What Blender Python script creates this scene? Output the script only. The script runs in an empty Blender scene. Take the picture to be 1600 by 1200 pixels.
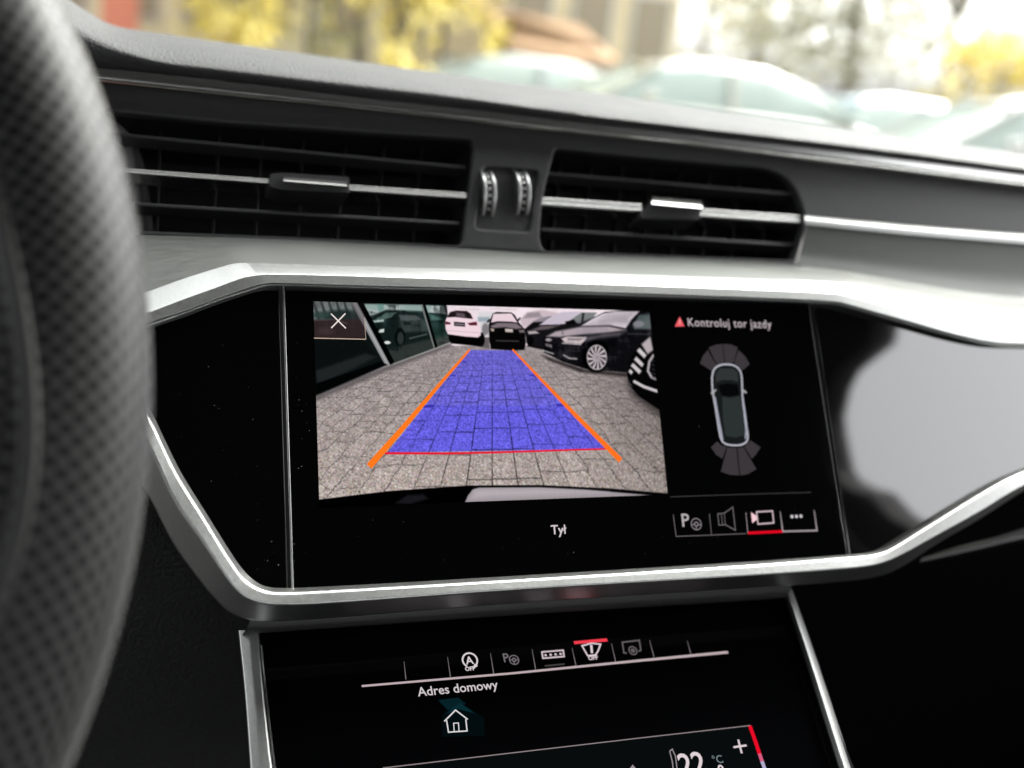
import bpy, bmesh, math, random
import numpy as np
from mathutils import Vector, Matrix

random.seed(7)
rng = np.random.default_rng(11)
scene = bpy.context.scene
COL = scene.collection

# ------------------------------------------------------------------ camera
FPX, CXP, CYP = 1800.0, 800.0, 600.0           # focal length of the lens in 1600x1200 units
TILT = math.radians(30)                        # upper display leans back by this much
u_c = Vector((4686, -12, -FPX)).normalized()   # car's sideways axis seen from the camera
v_c = Vector((-670, 8300, -FPX)); v_c = (v_c - u_c * u_c.dot(v_c)).normalized()
n_c = u_c.cross(v_c)
y_c = -n_c * math.cos(TILT) + v_c * math.sin(TILT)
z_c = v_c * math.cos(TILT) + n_c * math.sin(TILT)
ROT = Matrix((u_c, y_c, z_c))
CENTRE = Vector((0, 0, 1.05))                  # middle of the upper display


def ray(px, py):
    return ROT @ Vector(((px - CXP) / FPX, (CYP - py) / FPX, -1.0))


CAM = CENTRE - ray(868, 670) * 0.5
cam_data = bpy.data.cameras.new('camera')
cam = bpy.data.objects.new('camera', cam_data)
cam.matrix_world = Matrix.Translation(CAM) @ ROT.to_4x4()
cam_data.sensor_fit = 'HORIZONTAL'
cam_data.sensor_width = 36.0
cam_data.lens = 36.0 * FPX / 1600.0
cam_data.clip_start = 0.01
cam_data.clip_end = 500
cam_data.dof.use_dof = True
cam_data.dof.focus_distance = 0.465
cam_data.dof.aperture_fstop = 5.3
cam_data.dof.aperture_blades = 0
COL.objects.link(cam)
scene.camera = cam

# ------------------------------------------------------------------ light
EXPO = 2.15
world = bpy.data.worlds.new('World')
scene.world = world
world.use_nodes = True
wn = world.node_tree
for nd in list(wn.nodes):
    wn.nodes.remove(nd)
wo = wn.nodes.new('ShaderNodeOutputWorld')
wb = wn.nodes.new('ShaderNodeBackground')
sky = wn.nodes.new('ShaderNodeTexSky')
sky.sky_type = 'NISHITA'
sky.sun_disc = False
SUN_EL, SUN_AZ = math.radians(44), math.radians(58)    # azimuth clockwise from straight ahead
sky.sun_elevation = SUN_EL
sky.sun_rotation = SUN_AZ
sky.air_density = 1.0
sky.dust_density = 6.0
sky.ozone_density = 0.6
wb.inputs['Strength'].default_value = 0.15
hs = wn.nodes.new('ShaderNodeHueSaturation')     # thin bright overcast: the blue mostly washed out
hs.inputs['Saturation'].default_value = 0.08
wn.links.new(sky.outputs[0], hs.inputs['Color'])
wn.links.new(hs.outputs[0], wb.inputs[0])
wn.links.new(wb.outputs[0], wo.inputs[0])
sun_d = bpy.data.lights.new('sun', 'SUN')
sun_d.energy = 0.6
sun_d.angle = math.radians(14)
sun_d.color = (1.0, 0.95, 0.86)
sun = bpy.data.objects.new('sun', sun_d)
sd = Vector((math.sin(SUN_AZ) * math.cos(SUN_EL), math.cos(SUN_AZ) * math.cos(SUN_EL), math.sin(SUN_EL)))
sun.rotation_euler = sd.to_track_quat('Z', 'Y').to_euler()
sun.location = (0, 0, 8)
COL.objects.link(sun)
vs = scene.view_settings
vs.view_transform = 'Standard'
vs.look = 'None'
vs.gamma = 1.0
vs.use_curve_mapping = False
vs.exposure = EXPO
GLOW = 1.0 / 2 ** EXPO                          # emission that displays as its own colour
scene.cycles.use_denoising = True
scene.cycles.max_bounces = 8
scene.cycles.transparent_max_bounces = 12
scene.cycles.caustics_reflective = False
scene.cycles.caustics_refractive = False
scene.cycles.sample_clamp_indirect = 6.0


# ------------------------------------------------------------------ planes
class Plane:
    def __init__(s, origin, ex, ey):
        s.o, s.ex, s.ey = Vector(origin), Vector(ex).normalized(), Vector(ey).normalized()
        s.n = s.ex.cross(s.ey)

    def at(s, px, py, h=0.0):                   # the point of the surface (raised by h) sighted at px, py
        r = ray(px, py)
        k = (s.o + s.n * h - CAM).dot(s.n) / r.dot(s.n)
        return CAM + r * k

    def uv(s, px, py):
        d = s.at(px, py) - s.o
        return (d.dot(s.ex), d.dot(s.ey))

    def w(s, a, b, h=0.0):
        return s.o + s.ex * a + s.ey * b + s.n * h


XA = Vector((1, 0, 0))
VA = Vector((0, math.sin(TILT), math.cos(TILT)))
S = Plane(CENTRE, XA, VA)                                     # upper display glass
VENT = -0.055                                                 # vents sit this far behind it
lw = (ROT @ Vector((-700, 2500, -FPX))); lw.x = 0             # lower display leans back more
LOW = Plane(S.at(850, 985, -0.022), XA, lw)


# ------------------------------------------------------------------ materials
def srgb(c):
    return tuple(((x / 255.0) / 12.92 if x / 255.0 <= 0.04045 else ((x / 255.0 + 0.055) / 1.055) ** 2.4) for x in c)


def mat(name, color=(0.5, 0.5, 0.5), rough=0.5, metal=0.0, ior=1.5, coat=0.0, coat_rough=0.05, spec=0.5, noise=None, bump=None):
    m = bpy.data.materials.new(name)
    m.use_nodes = True
    nt = m.node_tree
    b = nt.nodes['Principled BSDF']
    b.inputs['Base Color'].default_value = (*color, 1)
    b.inputs['Roughness'].default_value = rough
    b.inputs['Metallic'].default_value = metal
    b.inputs['IOR'].default_value = ior
    b.inputs['Coat Weight'].default_value = coat
    b.inputs['Coat Roughness'].default_value = coat_rough
    b.inputs['Specular IOR Level'].default_value = spec
    tc = nt.nodes.new('ShaderNodeTexCoord')
    if noise:                                   # (scale, amount on colour, amount on roughness, stretch)
        sc, ca, ra, st = noise
        mp = nt.nodes.new('ShaderNodeMapping')
        mp.inputs['Scale'].default_value = st
        nt.links.new(tc.outputs['Object'], mp.inputs[0])
        nx = nt.nodes.new('ShaderNodeTexNoise')
        nx.inputs['Scale'].default_value = sc
        nx.inputs['Detail'].default_value = 6
        nt.links.new(mp.outputs[0], nx.inputs['Vector'])
        mr = nt.nodes.new('ShaderNodeMapRange')
        mr.inputs[1].default_value = 0.25; mr.inputs[2].default_value = 0.75
        mr.inputs[3].default_value = 1 - ca; mr.inputs[4].default_value = 1 + ca
        nt.links.new(nx.outputs['Fac'], mr.inputs[0])
        mx = nt.nodes.new('ShaderNodeVectorMath'); mx.operation = 'SCALE'
        mx.inputs[0].default_value = color
        nt.links.new(mr.outputs[0], mx.inputs['Scale'])
        nt.links.new(mx.outputs[0], b.inputs['Base Color'])
        m2 = nt.nodes.new('ShaderNodeMapRange')
        m2.inputs[1].default_value = 0.25; m2.inputs[2].default_value = 0.75
        m2.inputs[3].default_value = rough - ra; m2.inputs[4].default_value = rough + ra
        nt.links.new(nx.outputs['Fac'], m2.inputs[0])
        nt.links.new(m2.outputs[0], b.inputs['Roughness'])
    if bump:                                    # (kind, scale, strength, distance, stretch)
        kind, sc, stg, dist, st = bump
        mp = nt.nodes.new('ShaderNodeMapping')
        mp.inputs['Scale'].default_value = st
        nt.links.new(tc.outputs['Object'], mp.inputs[0])
        if kind == 'leather':
            wob = nt.nodes.new('ShaderNodeTexNoise'); wob.inputs['Scale'].default_value = sc * 0.6
            nt.links.new(mp.outputs[0], wob.inputs['Vector'])
            ad = nt.nodes.new('ShaderNodeVectorMath'); ad.operation = 'MULTIPLY_ADD'
            ad.inputs[1].default_value = (0.0011,) * 3
            nt.links.new(wob.outputs['Color'], ad.inputs[0])
            nt.links.new(mp.outputs[0], ad.inputs[2])
            tx = nt.nodes.new('ShaderNodeTexVoronoi'); tx.inputs['Scale'].default_value = sc
            tx.feature = 'SMOOTH_F1'
            nt.links.new(ad.outputs[0], tx.inputs['Vector'])
            inv = nt.nodes.new('ShaderNodeMath'); inv.operation = 'SUBTRACT'; inv.inputs[0].default_value = 1.0
            nt.links.new(tx.outputs['Distance'], inv.inputs[1])
            out = inv.outputs[0]
        else:
            tx = nt.nodes.new('ShaderNodeTexNoise'); tx.inputs['Scale'].default_value = sc
            tx.inputs['Detail'].default_value = 5
            nt.links.new(mp.outputs[0], tx.inputs['Vector'])
            out = tx.outputs['Fac']
        bp = nt.nodes.new('ShaderNodeBump')
        bp.inputs['Strength'].default_value = stg
        bp.inputs['Distance'].default_value = dist
        nt.links.new(out, bp.inputs['Height'])
        nt.links.new(bp.outputs[0], b.inputs['Normal'])
    return m


_em = {}


def glow(c, k=1.0):                             # a lit pixel colour of a display
    key = (tuple(c), k)
    if key not in _em:
        m = bpy.data.materials.new('display_light')
        m.use_nodes = True
        nt = m.node_tree
        nt.nodes.clear()
        o = nt.nodes.new('ShaderNodeOutputMaterial')
        e = nt.nodes.new('ShaderNodeEmission')
        e.inputs[0].default_value = (*srgb(c), 1)
        e.inputs[1].default_value = GLOW * k
        nt.links.new(e.outputs[0], o.inputs[0])
        _em[key] = m
    return _em[key]


ONE = (1, 1, 1)
M = {}
M['leather'] = mat('black_leather', (0.045, 0.046, 0.046), 0.66, spec=0.28, bump=('leather', 800, 0.75, 0.0006, ONE), noise=(40, .1, .05, ONE))
M['leather_dark'] = mat('knee_leather', (0.030, 0.031, 0.031), 0.55, spec=0.4, bump=('leather', 700, 1.0, 0.0008, ONE))
M['satin'] = mat('satin_black_plastic', (0.040, 0.040, 0.041), 0.42, noise=(300, .12, .06, ONE), bump=('noise', 2500, 0.12, 0.0003, ONE))
M['vent'] = mat('vent_black_plastic', (0.012, 0.012, 0.013), 0.45)
M['slat'] = mat('slat_grey_plastic', (0.035, 0.035, 0.037), 0.40)
M['duct'] = mat('duct_black', (0.004, 0.004, 0.005), 0.7)
M['duct_end'] = mat('duct_end_plastic', (0.30, 0.29, 0.29), 0.35)
M['chrome'] = mat('satin_chrome', (0.90, 0.90, 0.88), 0.26, metal=1.0, noise=(60, .03, .02, (0.05, 1, 1)))
M['alu'] = mat('satin_aluminium', (0.60, 0.61, 0.60), 0.36, metal=1.0, noise=(900, .08, .04, ONE), bump=('noise', 4000, 0.08, 0.0002, ONE))
M['wheel_metal'] = mat('thumbwheel_metal', (0.55, 0.55, 0.55), 0.34, metal=1.0)
M['alu_dark'] = mat('dark_aluminium', (0.30, 0.31, 0.31), 0.38, metal=1.0, noise=(120, .15, .08, (0.2, 1, 1)))
M['brushed'] = mat('brushed_aluminium', (0.125, 0.130, 0.123), 0.50, metal=0.6, noise=(900, .16, .08, (0.035, 1, 1)),
                   bump=('noise', 1500, 0.35, 0.0003, (0.03, 1, 1)))
M['piano'] = mat('piano_black', (0.002, 0.002, 0.0022), 0.035, ior=1.55)
M['piano_side'] = mat('piano_black_side', (0.002, 0.002, 0.0022), 0.045, ior=2.3, coat=1.0, coat_rough=0.03, noise=(9, 0.0, .035, (1, 1, 0.4)))
M['glass_black'] = mat('display_glass', (0.0015, 0.0016, 0.002), 0.06, ior=1.45)
M['glass_low'] = mat('lower_display_glass', (0.0015, 0.0016, 0.002), 0.08, ior=1.14)
M['black'] = mat('matt_black', (0.0035, 0.0035, 0.004), 0.6, spec=0.05)
M['fabric'] = mat('headliner_fabric', (0.03, 0.03, 0.03), 0.9)
M['dust'] = mat('dust', (0.45, 0.45, 0.45), 0.9)


# ------------------------------------------------------------------ mesh helpers
def thing(name, label, cat, loc, group=None):
    o = bpy.data.objects.new(name, None)
    o.empty_display_size = 0.02
    o.location = loc
    COL.objects.link(o)
    o['label'] = label
    o['category'] = cat
    if group:
        o['group'] = group
    return o


def root_loc(p):
    v = Vector((0, 0, 0))
    while p is not None:
        v += p.location
        p = p.parent
    return v


def put(name, verts, faces, material, parent=None, smooth=None, bevel=None, label=None, kind=None, uvs=None):
    me = bpy.data.meshes.new(name)
    b = root_loc(parent) if parent is not None else Vector((0, 0, 0))
    me.from_pydata([tuple(Vector(v) - b) for v in verts], [], faces)
    if uvs is not None:
        ul = me.uv_layers.new(name='UVMap')
        for lp in me.loops:
            ul.data[lp.index].uv = uvs[lp.vertex_index]
    bm = bmesh.new(); bm.from_mesh(me)
    bmesh.ops.recalc_face_normals(bm, faces=bm.faces)
    bm.to_mesh(me); bm.free()
    if smooth is not None:
        for p in me.polygons:
            p.use_smooth = True
        me.set_sharp_from_angle(angle=math.radians(smooth))
    o = bpy.data.objects.new(name, me)
    me.materials.append(material)
    COL.objects.link(o)
    if parent is not None:
        o.parent = parent
    if bevel:
        md = o.modifiers.new('bevel', 'BEVEL')
        md.width = bevel
        md.segments = 3
        md.limit_method = 'ANGLE'
        md.angle_limit = math.radians(22)
    if label:
        o['label'] = label
    if kind:
        o['kind'] = kind
    return o


def spline(pts, per=6):
    """Catmull-Rom through pts (any dimension); per samples for each span."""
    P = [np.array(p, float) for p in pts]
    if per <= 1 or len(P) < 3:
        return [tuple(p) for p in P]
    out = []
    for i in range(len(P) - 1):
        p0 = P[max(i - 1, 0)]; p1 = P[i]; p2 = P[i + 1]; p3 = P[min(i + 2, len(P) - 1)]
        d = np.linalg.norm(p2 - p1)
        m1 = (p2 - p0) / max(np.linalg.norm(p2 - p1) + np.linalg.norm(p1 - p0), 1e-9) * d if i > 0 else (p2 - p1)
        m2 = (p3 - p1) / max(np.linalg.norm(p3 - p2) + np.linalg.norm(p2 - p1), 1e-9) * d if i < len(P) - 2 else (p2 - p1)
        for k in range(per):
            t = k / per
            out.append(tuple((2 * t**3 - 3 * t**2 + 1) * p1 + (t**3 - 2 * t**2 + t) * m1 + (-2 * t**3 + 3 * t**2) * p2 + (t**3 - t**2) * m2))
    out.append(tuple(P[-1]))
    return out


def rail(pts, plane, h, per=6):
    return [plane.at(x, y, h) for x, y in spline(pts, per)]


def loft(name, rails, material, parent, smooth=35, bevel=None, close=False, label=None, uv=False, kind=None):
    k = len(rails[0])
    verts = [p for r in rails for p in r]
    faces = []
    R = len(rails)
    for i in range(R if close else R - 1):
        j = (i + 1) % R
        for a in range(k - 1):
            faces.append((i * k + a, i * k + a + 1, j * k + a + 1, j * k + a))
    uvs = None
    if uv:
        uvs = [(a, i) for i in range(R) for a in range(k)]
    return put(name, verts, faces, material, parent, smooth, bevel, label, kind, uvs)


def prism(name, pts, axis, depth, material, parent, bevel=None, smooth=30, label=None, kind=None):
    """Outline pts (3-D, planar) given thickness depth along axis."""
    n = len(pts)
    verts = [Vector(p) for p in pts] + [Vector(p) + Vector(axis) * depth for p in pts]
    faces = [tuple(range(n)), tuple(range(2 * n - 1, n - 1, -1))]
    for i in range(n):
        j = (i + 1) % n
        faces.append((i, j, n + j, n + i))
    return put(name, verts, faces, material, parent, smooth, bevel, label, kind)


def rounded(pts, r, seg=5):
    """Round the corners of a closed 2-D outline."""
    out = []
    n = len(pts)
    for i in range(n):
        p0 = np.array(pts[i - 1], float); p1 = np.array(pts[i], float); p2 = np.array(pts[(i + 1) % n], float)
        rr = r[i] if isinstance(r, (list, tuple)) else r
        a = p0 - p1; b = p2 - p1
        la, lb = np.linalg.norm(a), np.linalg.norm(b)
        d = min(rr, la * 0.48, lb * 0.48)
        s = p1 + a / la * d; e = p1 + b / lb * d
        for k in range(seg + 1):
            t = k / seg
            out.append(tuple((1 - t)**2 * s + 2 * t * (1 - t) * p1 + t**2 * e))
    return out


def plate(name, outer, holes, plane, h, thick, material, parent, bevel=0.0008, label=None, kind=None):
    """A flat plate with holes (2-D outlines in the plane's own metres); front face at height h."""
    cu = bpy.data.curves.new(name, 'CURVE')
    cu.dimensions = '2D'
    cu.fill_mode = 'BOTH'
    cu.extrude = thick / 2 - bevel
    cu.bevel_depth = bevel
    cu.bevel_resolution = 2
    cu.offset = -bevel
    for loop in [outer] + list(holes):
        sp = cu.splines.new('POLY')
        sp.points.add(len(loop) - 1)
        for i, (a, b) in enumerate(loop):
            sp.points[i].co = (a, b, 0, 1)
        sp.use_cyclic_u = True
    tmp = bpy.data.objects.new('tmp', cu)
    COL.objects.link(tmp)
    dg = bpy.context.evaluated_depsgraph_get()
    me0 = tmp.evaluated_get(dg).to_mesh()
    verts = [plane.w(v.co.x, v.co.y, h - thick / 2 + v.co.z) for v in me0.vertices]
    faces = [tuple(p.vertices) for p in me0.polygons]
    tmp.evaluated_get(dg).to_mesh_clear()
    bpy.data.objects.remove(tmp)
    bpy.data.curves.remove(cu)
    return put(name, verts, faces, material, parent, 25, None, label, kind)


def bar(name, a, b, up, front, wid, hei, material, parent, bevel=0.0006, label=None):
    """A straight bar from a to b: hei along up, wid along front (towards the viewer)."""
    up = Vector(up).normalized() * hei / 2
    fr = Vector(front).normalized() * wid
    pts = [a - up, a + up, a + up + fr, a - up + fr, b - up, b + up, b + up + fr, b - up + fr]
    fs = [(0, 1, 2, 3), (4, 5, 6, 7), (0, 1, 5, 4), (1, 2, 6, 5), (2, 3, 7, 6), (3, 0, 4, 7)]
    return put(name, pts, fs, material, parent, 30, bevel, label)


# --- flat things shown on a display -------------------------------------------------
def _stroke(pts, w, closed=False):
    n = len(pts)
    P = [np.array(p, float) for p in pts]
    L, Rr = [], []
    for i in range(n):
        a = P[i - 1] if (i > 0 or closed) else None
        b = P[(i + 1) % n] if (i < n - 1 or closed) else None
        d1 = (P[i] - a) / max(np.linalg.norm(P[i] - a), 1e-9) if a is not None else None
        d2 = (b - P[i]) / max(np.linalg.norm(b - P[i]), 1e-9) if b is not None else None
        if d1 is None: d1 = d2
        if d2 is None: d2 = d1
        nn = np.array((-(d1 + d2)[1], (d1 + d2)[0]))
        ln = np.linalg.norm(nn)
        nn = nn / ln if ln > 1e-6 else np.array((-d1[1], d1[0]))
        c = max(nn.dot(np.array((-d1[1], d1[0]))), 0.45)
        ww = (w[i] if isinstance(w, (list, tuple)) else w)
        L.append(P[i] + nn * ww / 2 / c); Rr.append(P[i] - nn * ww / 2 / c)
    vs_ = L + Rr
    fs = [(i, i + 1, n + i + 1, n + i) for i in range(n - 1)]
    if closed:
        fs.append((n - 1, 0, n, 2 * n - 1))
    return vs_, fs


class Icon:
    """Collects flat strokes and fills (given in sighted 1600x1200 units) lying on a display plane."""

    def __init__(s, plane, h):
        s.p, s.h, s.v, s.f = plane, h, [], []

    def _add(s, vs_, fs):
        b = len(s.v)
        s.v += [s.p.w(float(a), float(c), s.h) for a, c in vs_]
        s.f += [tuple(i + b for i in f) for f in fs]

    def k(s, px, py):                          # metres for one unit here
        a = s.p.at(px, py); c = s.p.at(px, py + 1)
        return (a - c).length

    def line(s, pts, w, closed=False):
        uv = [s.p.uv(*q) for q in pts]
        k = s.k(*pts[0])
        ww = [x * k for x in w] if isinstance(w, (list, tuple)) else w * k
        s._add(*_stroke(uv, ww, closed))
        return s

    def fill(s, pts):
        uv = [s.p.uv(*q) for q in pts]
        s._add(uv, [tuple(range(len(uv)))])
        return s

    def disc(s, px, py, r, n=16):
        a, b = s.p.uv(px, py); k = s.k(px, py)
        s._add([(a + r * k * math.cos(t * 2 * math.pi / n), b + r * k * math.sin(t * 2 * math.pi / n)) for t in range(n)], [tuple(range(n))])
        return s

    def arc(s, px, py, r, w, a0=0, a1=360, n=24):
        a, b = s.p.uv(px, py); k = s.k(px, py)
        closed = abs(a1 - a0) >= 360
        m = n if closed else n + 1
        pts = [(a + r * k * math.cos(math.radians(a0 + (a1 - a0) * t / n)), b + r * k * math.sin(math.radians(a0 + (a1 - a0) * t / n))) for t in range(m)]
        s._add(*_stroke(pts, w * k, closed))
        return s

    def text(s, body, px, py, size, bold=0.0, spacing=1.0, sx=1.0):
        cu = bpy.data.curves.new('t', 'FONT')
        cu.body = body
        cu.size = 1.0
        cu.offset = bold
        cu.space_character = spacing
        cu.resolution_u = 3
        tmp = bpy.data.objects.new('t', cu)
        COL.objects.link(tmp)
        dg = bpy.context.evaluated_depsgraph_get()
        me = tmp.evaluated_get(dg).to_mesh()
        a, b = s.p.uv(px, py); k = s.k(px, py) * size
        s._add([(a + v.co.x * k * sx, b + v.co.y * k) for v in me.vertices], [tuple(p.vertices) for p in me.polygons])
        tmp.evaluated_get(dg).to_mesh_clear()
        bpy.data.objects.remove(tmp); bpy.data.curves.remove(cu)
        return s

    def make(s, name, color, parent, k=1.0, label=None):
        o = put(name, s.v, s.f, glow(color, k), parent, label=label)
        me = o.data
        return o


# ================================================================== CABIN SHELL
def slab(name, pts, axis, depth, material):
    return prism(name, [Vector(p) for p in pts], axis, depth, material, None, kind='structure')


def side_wall(name, x, outer, win, thick):
    PL = Plane((x, 0, 0), (0, 1, 0), (0, 0, 1))
    return plate(name, outer, win, PL, thick / 2, thick, M['fabric'], None, 0.004, kind='structure')


# right side: open from the B pillar forward, rear door window behind it; left side likewise
right_out = [(-1.7, 0.2), (0.62, 0.2), (0.62, 0.97), (-0.40, 0.98), (-0.46, 1.12), (-0.505, 1.30), (-0.523, 1.350), (-0.540, 1.375), (-0.551, 1.417), (-0.572, 1.440), (-0.588, 1.465),
             (-0.591, 1.485), (-0.583, 1.503), (-0.570, 1.530), (-0.560, 1.545), (-0.528, 1.562), (-0.500, 1.566), (-0.467, 1.557), (-0.43, 1.545), (-0.38, 1.575), (-0.14, 1.575), (-0.14, 1.64), (-1.7, 1.64)]
reflection_slit = [(-0.600, 1.330), (-0.592, 1.335), (-0.612, 1.400), (-0.628, 1.470), (-0.640, 1.520), (-0.648, 1.515), (-0.640, 1.460), (-0.622, 1.390)]  # unseen slit, added so the gloss panel mirrors a thin pale curve
right_rear = rounded([(-1.6, 1.05), (-1.0, 1.05), (-1.0, 1.5), (-1.5, 1.5)], 0.05, 4)
left_out = [(-1.7, 0.2), (0.62, 0.2), (0.62, 0.97), (-0.62, 0.98), (-0.70, 1.50), (-0.60, 1.575), (-0.14, 1.575), (-0.14, 1.64), (-1.7, 1.64)]
side_wall('door_panel', 0.70, right_out, [right_rear, reflection_slit], 0.04)
side_wall('door_panel', -0.86, left_out, [right_rear], 0.04)
slab('headliner', [(-0.90, 0.04, 1.636), (0.74, 0.04, 1.636), (0.74, -1.7, 1.636), (-0.90, -1.7, 1.636)], (0, 0, 1), 0.03, M['fabric'])
slab('rear_bulkhead', [(-0.84, -1.68, 0.2), (0.68, -1.68, 0.2), (0.68, -1.68, 1.10), (-0.84, -1.68, 1.10)], (0, -1, 0), 0.03, M['fabric'])
slab('cabin_floor', [(-0.84, -1.68, 0.2), (0.68, -1.68, 0.2), (0.68, 0.62, 0.2), (-0.84, 0.62, 0.2)], (0, 0, -1), 0.03, M['fabric'])
slab('firewall', [(-0.84, 0.62, 0.2), (0.68, 0.62, 0.2), (0.68, 0.62, 1.02), (-0.84, 0.62, 1.02)], (0, 1, 0), 0.03, M['fabric'])

wg = bpy.data.materials.new('windscreen_glass')
wg.use_nodes = True
nt = wg.node_tree
nt.nodes.clear()
o_ = nt.nodes.new('ShaderNodeOutputMaterial')
tr = nt.nodes.new('ShaderNodeBsdfTransparent'); tr.inputs[0].default_value = (0.94, 0.96, 0.94, 1)
gl = nt.nodes.new('ShaderNodeBsdfGlossy'); gl.inputs['Roughness'].default_value = 0.0
mx = nt.nodes.new('ShaderNodeMixShader')
mx.inputs[0].default_value = 0.05
nt.links.new(tr.outputs[0], mx.inputs[1]); nt.links.new(gl.outputs[0], mx.inputs[2])
nt.links.new(mx.outputs[0], o_.inputs[0])
M['windscreen'] = wg
wsx = [-0.84, -0.5, -0.08, 0.34, 0.68]
ws_rails = []
for i in range(7):
    t = i / 6
    ws_rails.append([Vector((-0.08 + (x + 0.08) * (1.5 - 0.5 * t), 0.98 - 1.10 * t - 0.10 * ((x + 0.08) / 0.76) ** 2, 1.06 + 0.57 * t)) for x in wsx])
ws = loft('windscreen', ws_rails, M['windscreen'], None, 60, kind='structure')

# ================================================================== DASHBOARD
dash = thing('dashboard', 'black dashboard with grained leather top pad above brushed silver trim shelf', 'dashboard', S.at(850, 420, -0.03))


def ext(pts, xl, xr):                           # run a rail on past both edges of the view
    (x0, y0), (x1, y1) = pts[0], pts[1]
    (a0, b0), (a1, b1) = pts[-2], pts[-1]
    return [(xl, y0 + (y1 - y0) / (x1 - x0) * (xl - x0))] + list(pts) + [(xr, b1 + (b1 - b0) / (a1 - a0) * (xr - a1))]


pad_bottom = [(40, 93), (90, 98), (132, 103), (240, 113), (400, 131), (560, 151), (762, 173), (900, 190), (1060, 207), (1330, 237), (1600, 270), (1800, 294)]
pad_ridge = [(20, -30), (70, 0), (97, 26), (145, 58), (235, 90), (330, 103), (560, 130), (695, 146), (860, 169), (1060, 193), (1330, 225), (1600, 261), (1800, 286)]
pad_top = [(40, -70), (90, -15), (112, 2), (140, 20), (175, 39), (215, 47), (300, 59), (400, 73), (560, 96), (762, 124), (950, 148), (1100, 170), (1262, 192), (1448, 220), (1600, 241), (1800, 268)]


def resample(pts, n):
    P = np.array(spline(pts, 12))
    d = np.r_[0, np.cumsum(np.linalg.norm(np.diff(P, axis=0), axis=1))]
    t = np.linspace(0, d[-1], n)
    return [(np.interp(q, d, P[:, 0]), np.interp(q, d, P[:, 1])) for q in t]


NB = 90
rb, rr_, rt = resample(pad_bottom, NB), resample(pad_ridge, NB), resample(pad_top, NB)


def mixr(a, b, t, dy=0.0):
    return [((1 - t) * p[0] + t * q[0], (1 - t) * p[1] + t * q[1] + dy) for p, q in zip(a, b)]


pad_rails = [
    [S.at(x, y, -0.066) for x, y in mixr(rb, rb, 0, 3)],
    [S.at(x, y, -0.049) for x, y in rb],
    [S.at(x, y, -0.0455) for x, y in mixr(rb, rr_, 0.35)],
    [S.at(x, y, -0.0440) for x, y in mixr(rb, rr_, 0.70)],
    [S.at(x, y, -0.0450) for x, y in mixr(rb, rr_, 0.92)],
    [S.at(x, y, -0.0500) for x, y in mixr(rr_, rt, 0.12)],
    [S.at(x, y, -0.0620) for x, y in mixr(rr_, rt, 0.40)],
    [S.at(x, y, -0.0850) for x, y in mixr(rr_, rt, 0.72)],
    [S.at(x, y, -0.1200) for x, y in mixr(rr_, rt, 0.94)],
    [S.at(x, y, -0.1500) for x, y in rt],
]
last = pad_rails[-1]
pad_rails.append([p + Vector((0, 0.10, -0.004)) for p in last])
pad_rails.append([p + Vector((0, 0.55, -0.05)) for p in last])
loft('top_pad', pad_rails, M['leather'], dash, 80)

# chrome strip under the pad: grey upper facet, bright lower bead
strip_low = [(40, 113), (140, 124), (400, 152), (560, 168), (700, 184), (830, 200), (1060, 225), (1330, 258), (1600, 292), (1800, 317)]
rl = resample(strip_low, NB)
strip = [
    [S.at(x, y, -0.060) for x, y in mixr(rb, rl, 0.02)],
    [S.at(x, y, -0.0500) for x, y in mixr(rb, rl, 0.06)],
    [S.at(x, y, -0.0505) for x, y in mixr(rb, rl, 0.56)],
    [S.at(x, y, -0.0483) for x, y in mixr(rb, rl, 0.62)],
    [S.at(x, y, -0.0470) for x, y in mixr(rb, rl, 0.70)],
    [S.at(x, y, -0.0465) for x, y in mixr(rb, rl, 0.80)],
    [S.at(x, y, -0.0472) for x, y in mixr(rb, rl, 0.90)],
    [S.at(x, y, -0.0492) for x, y in mixr(rb, rl, 0.98)],
    [S.at(x, y, -0.058) for x, y in mixr(rb, rl, 1.0)],
]
loft('upper_chrome_strip', strip, M['chrome'], dash, 40)

# fascia with the two vent openings and the thumbwheel recess
fas_top = [(x, y - 1) for x, y in rl]
fas_bot = [(1262, 347), (1242, 410), (1040, 402), (850, 395), (715, 387), (560, 379), (460, 374), (330, 369), (211, 364), (120, 358), (40, 352)]
PV = Plane(S.w(0, 0, VENT), XA, VA)
hole_l = rounded([(150, 171), (350, 191), (742, 217), (733, 310), (722, 384), (560, 376), (330, 366), (205, 361), (150, 356)],
                 [4, 20, 12, 30, 12, 30, 30, 8, 4], 4)
hole_r = rounded([(868, 231), (1040, 248), (1205, 262), (1240, 285), (1261, 338), (1241, 408), (1040, 400), (851, 392), (843, 375), (847, 312)],
                 [8, 20, 30, 20, 25, 8, 30, 6, 8, 30], 4)
hole_w = rounded([(757, 260), (843, 266), (828, 362), (743, 357)], 7, 4)
to_uv = lambda pts: [PV.uv(x, y) for x, y in pts]
fas_out = to_uv([(x, y) for x, y in fas_top[:80]] + [(1800, 316), (1800, 392), (1600, 374), (1400, 358)] + fas_bot)
plate('fascia', fas_out, [to_uv(hole_l), to_uv(hole_r), to_uv(hole_w)], PV, 0.0, 0.006, M['satin'], dash, 0.0011)
plate('thumbwheel_plate', to_uv(rounded([(752, 255), (848, 262), (832, 368), (738, 362)], 6, 3)), [], PV, -0.0022, 0.003, M['satin'], dash, 0.0004)

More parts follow.
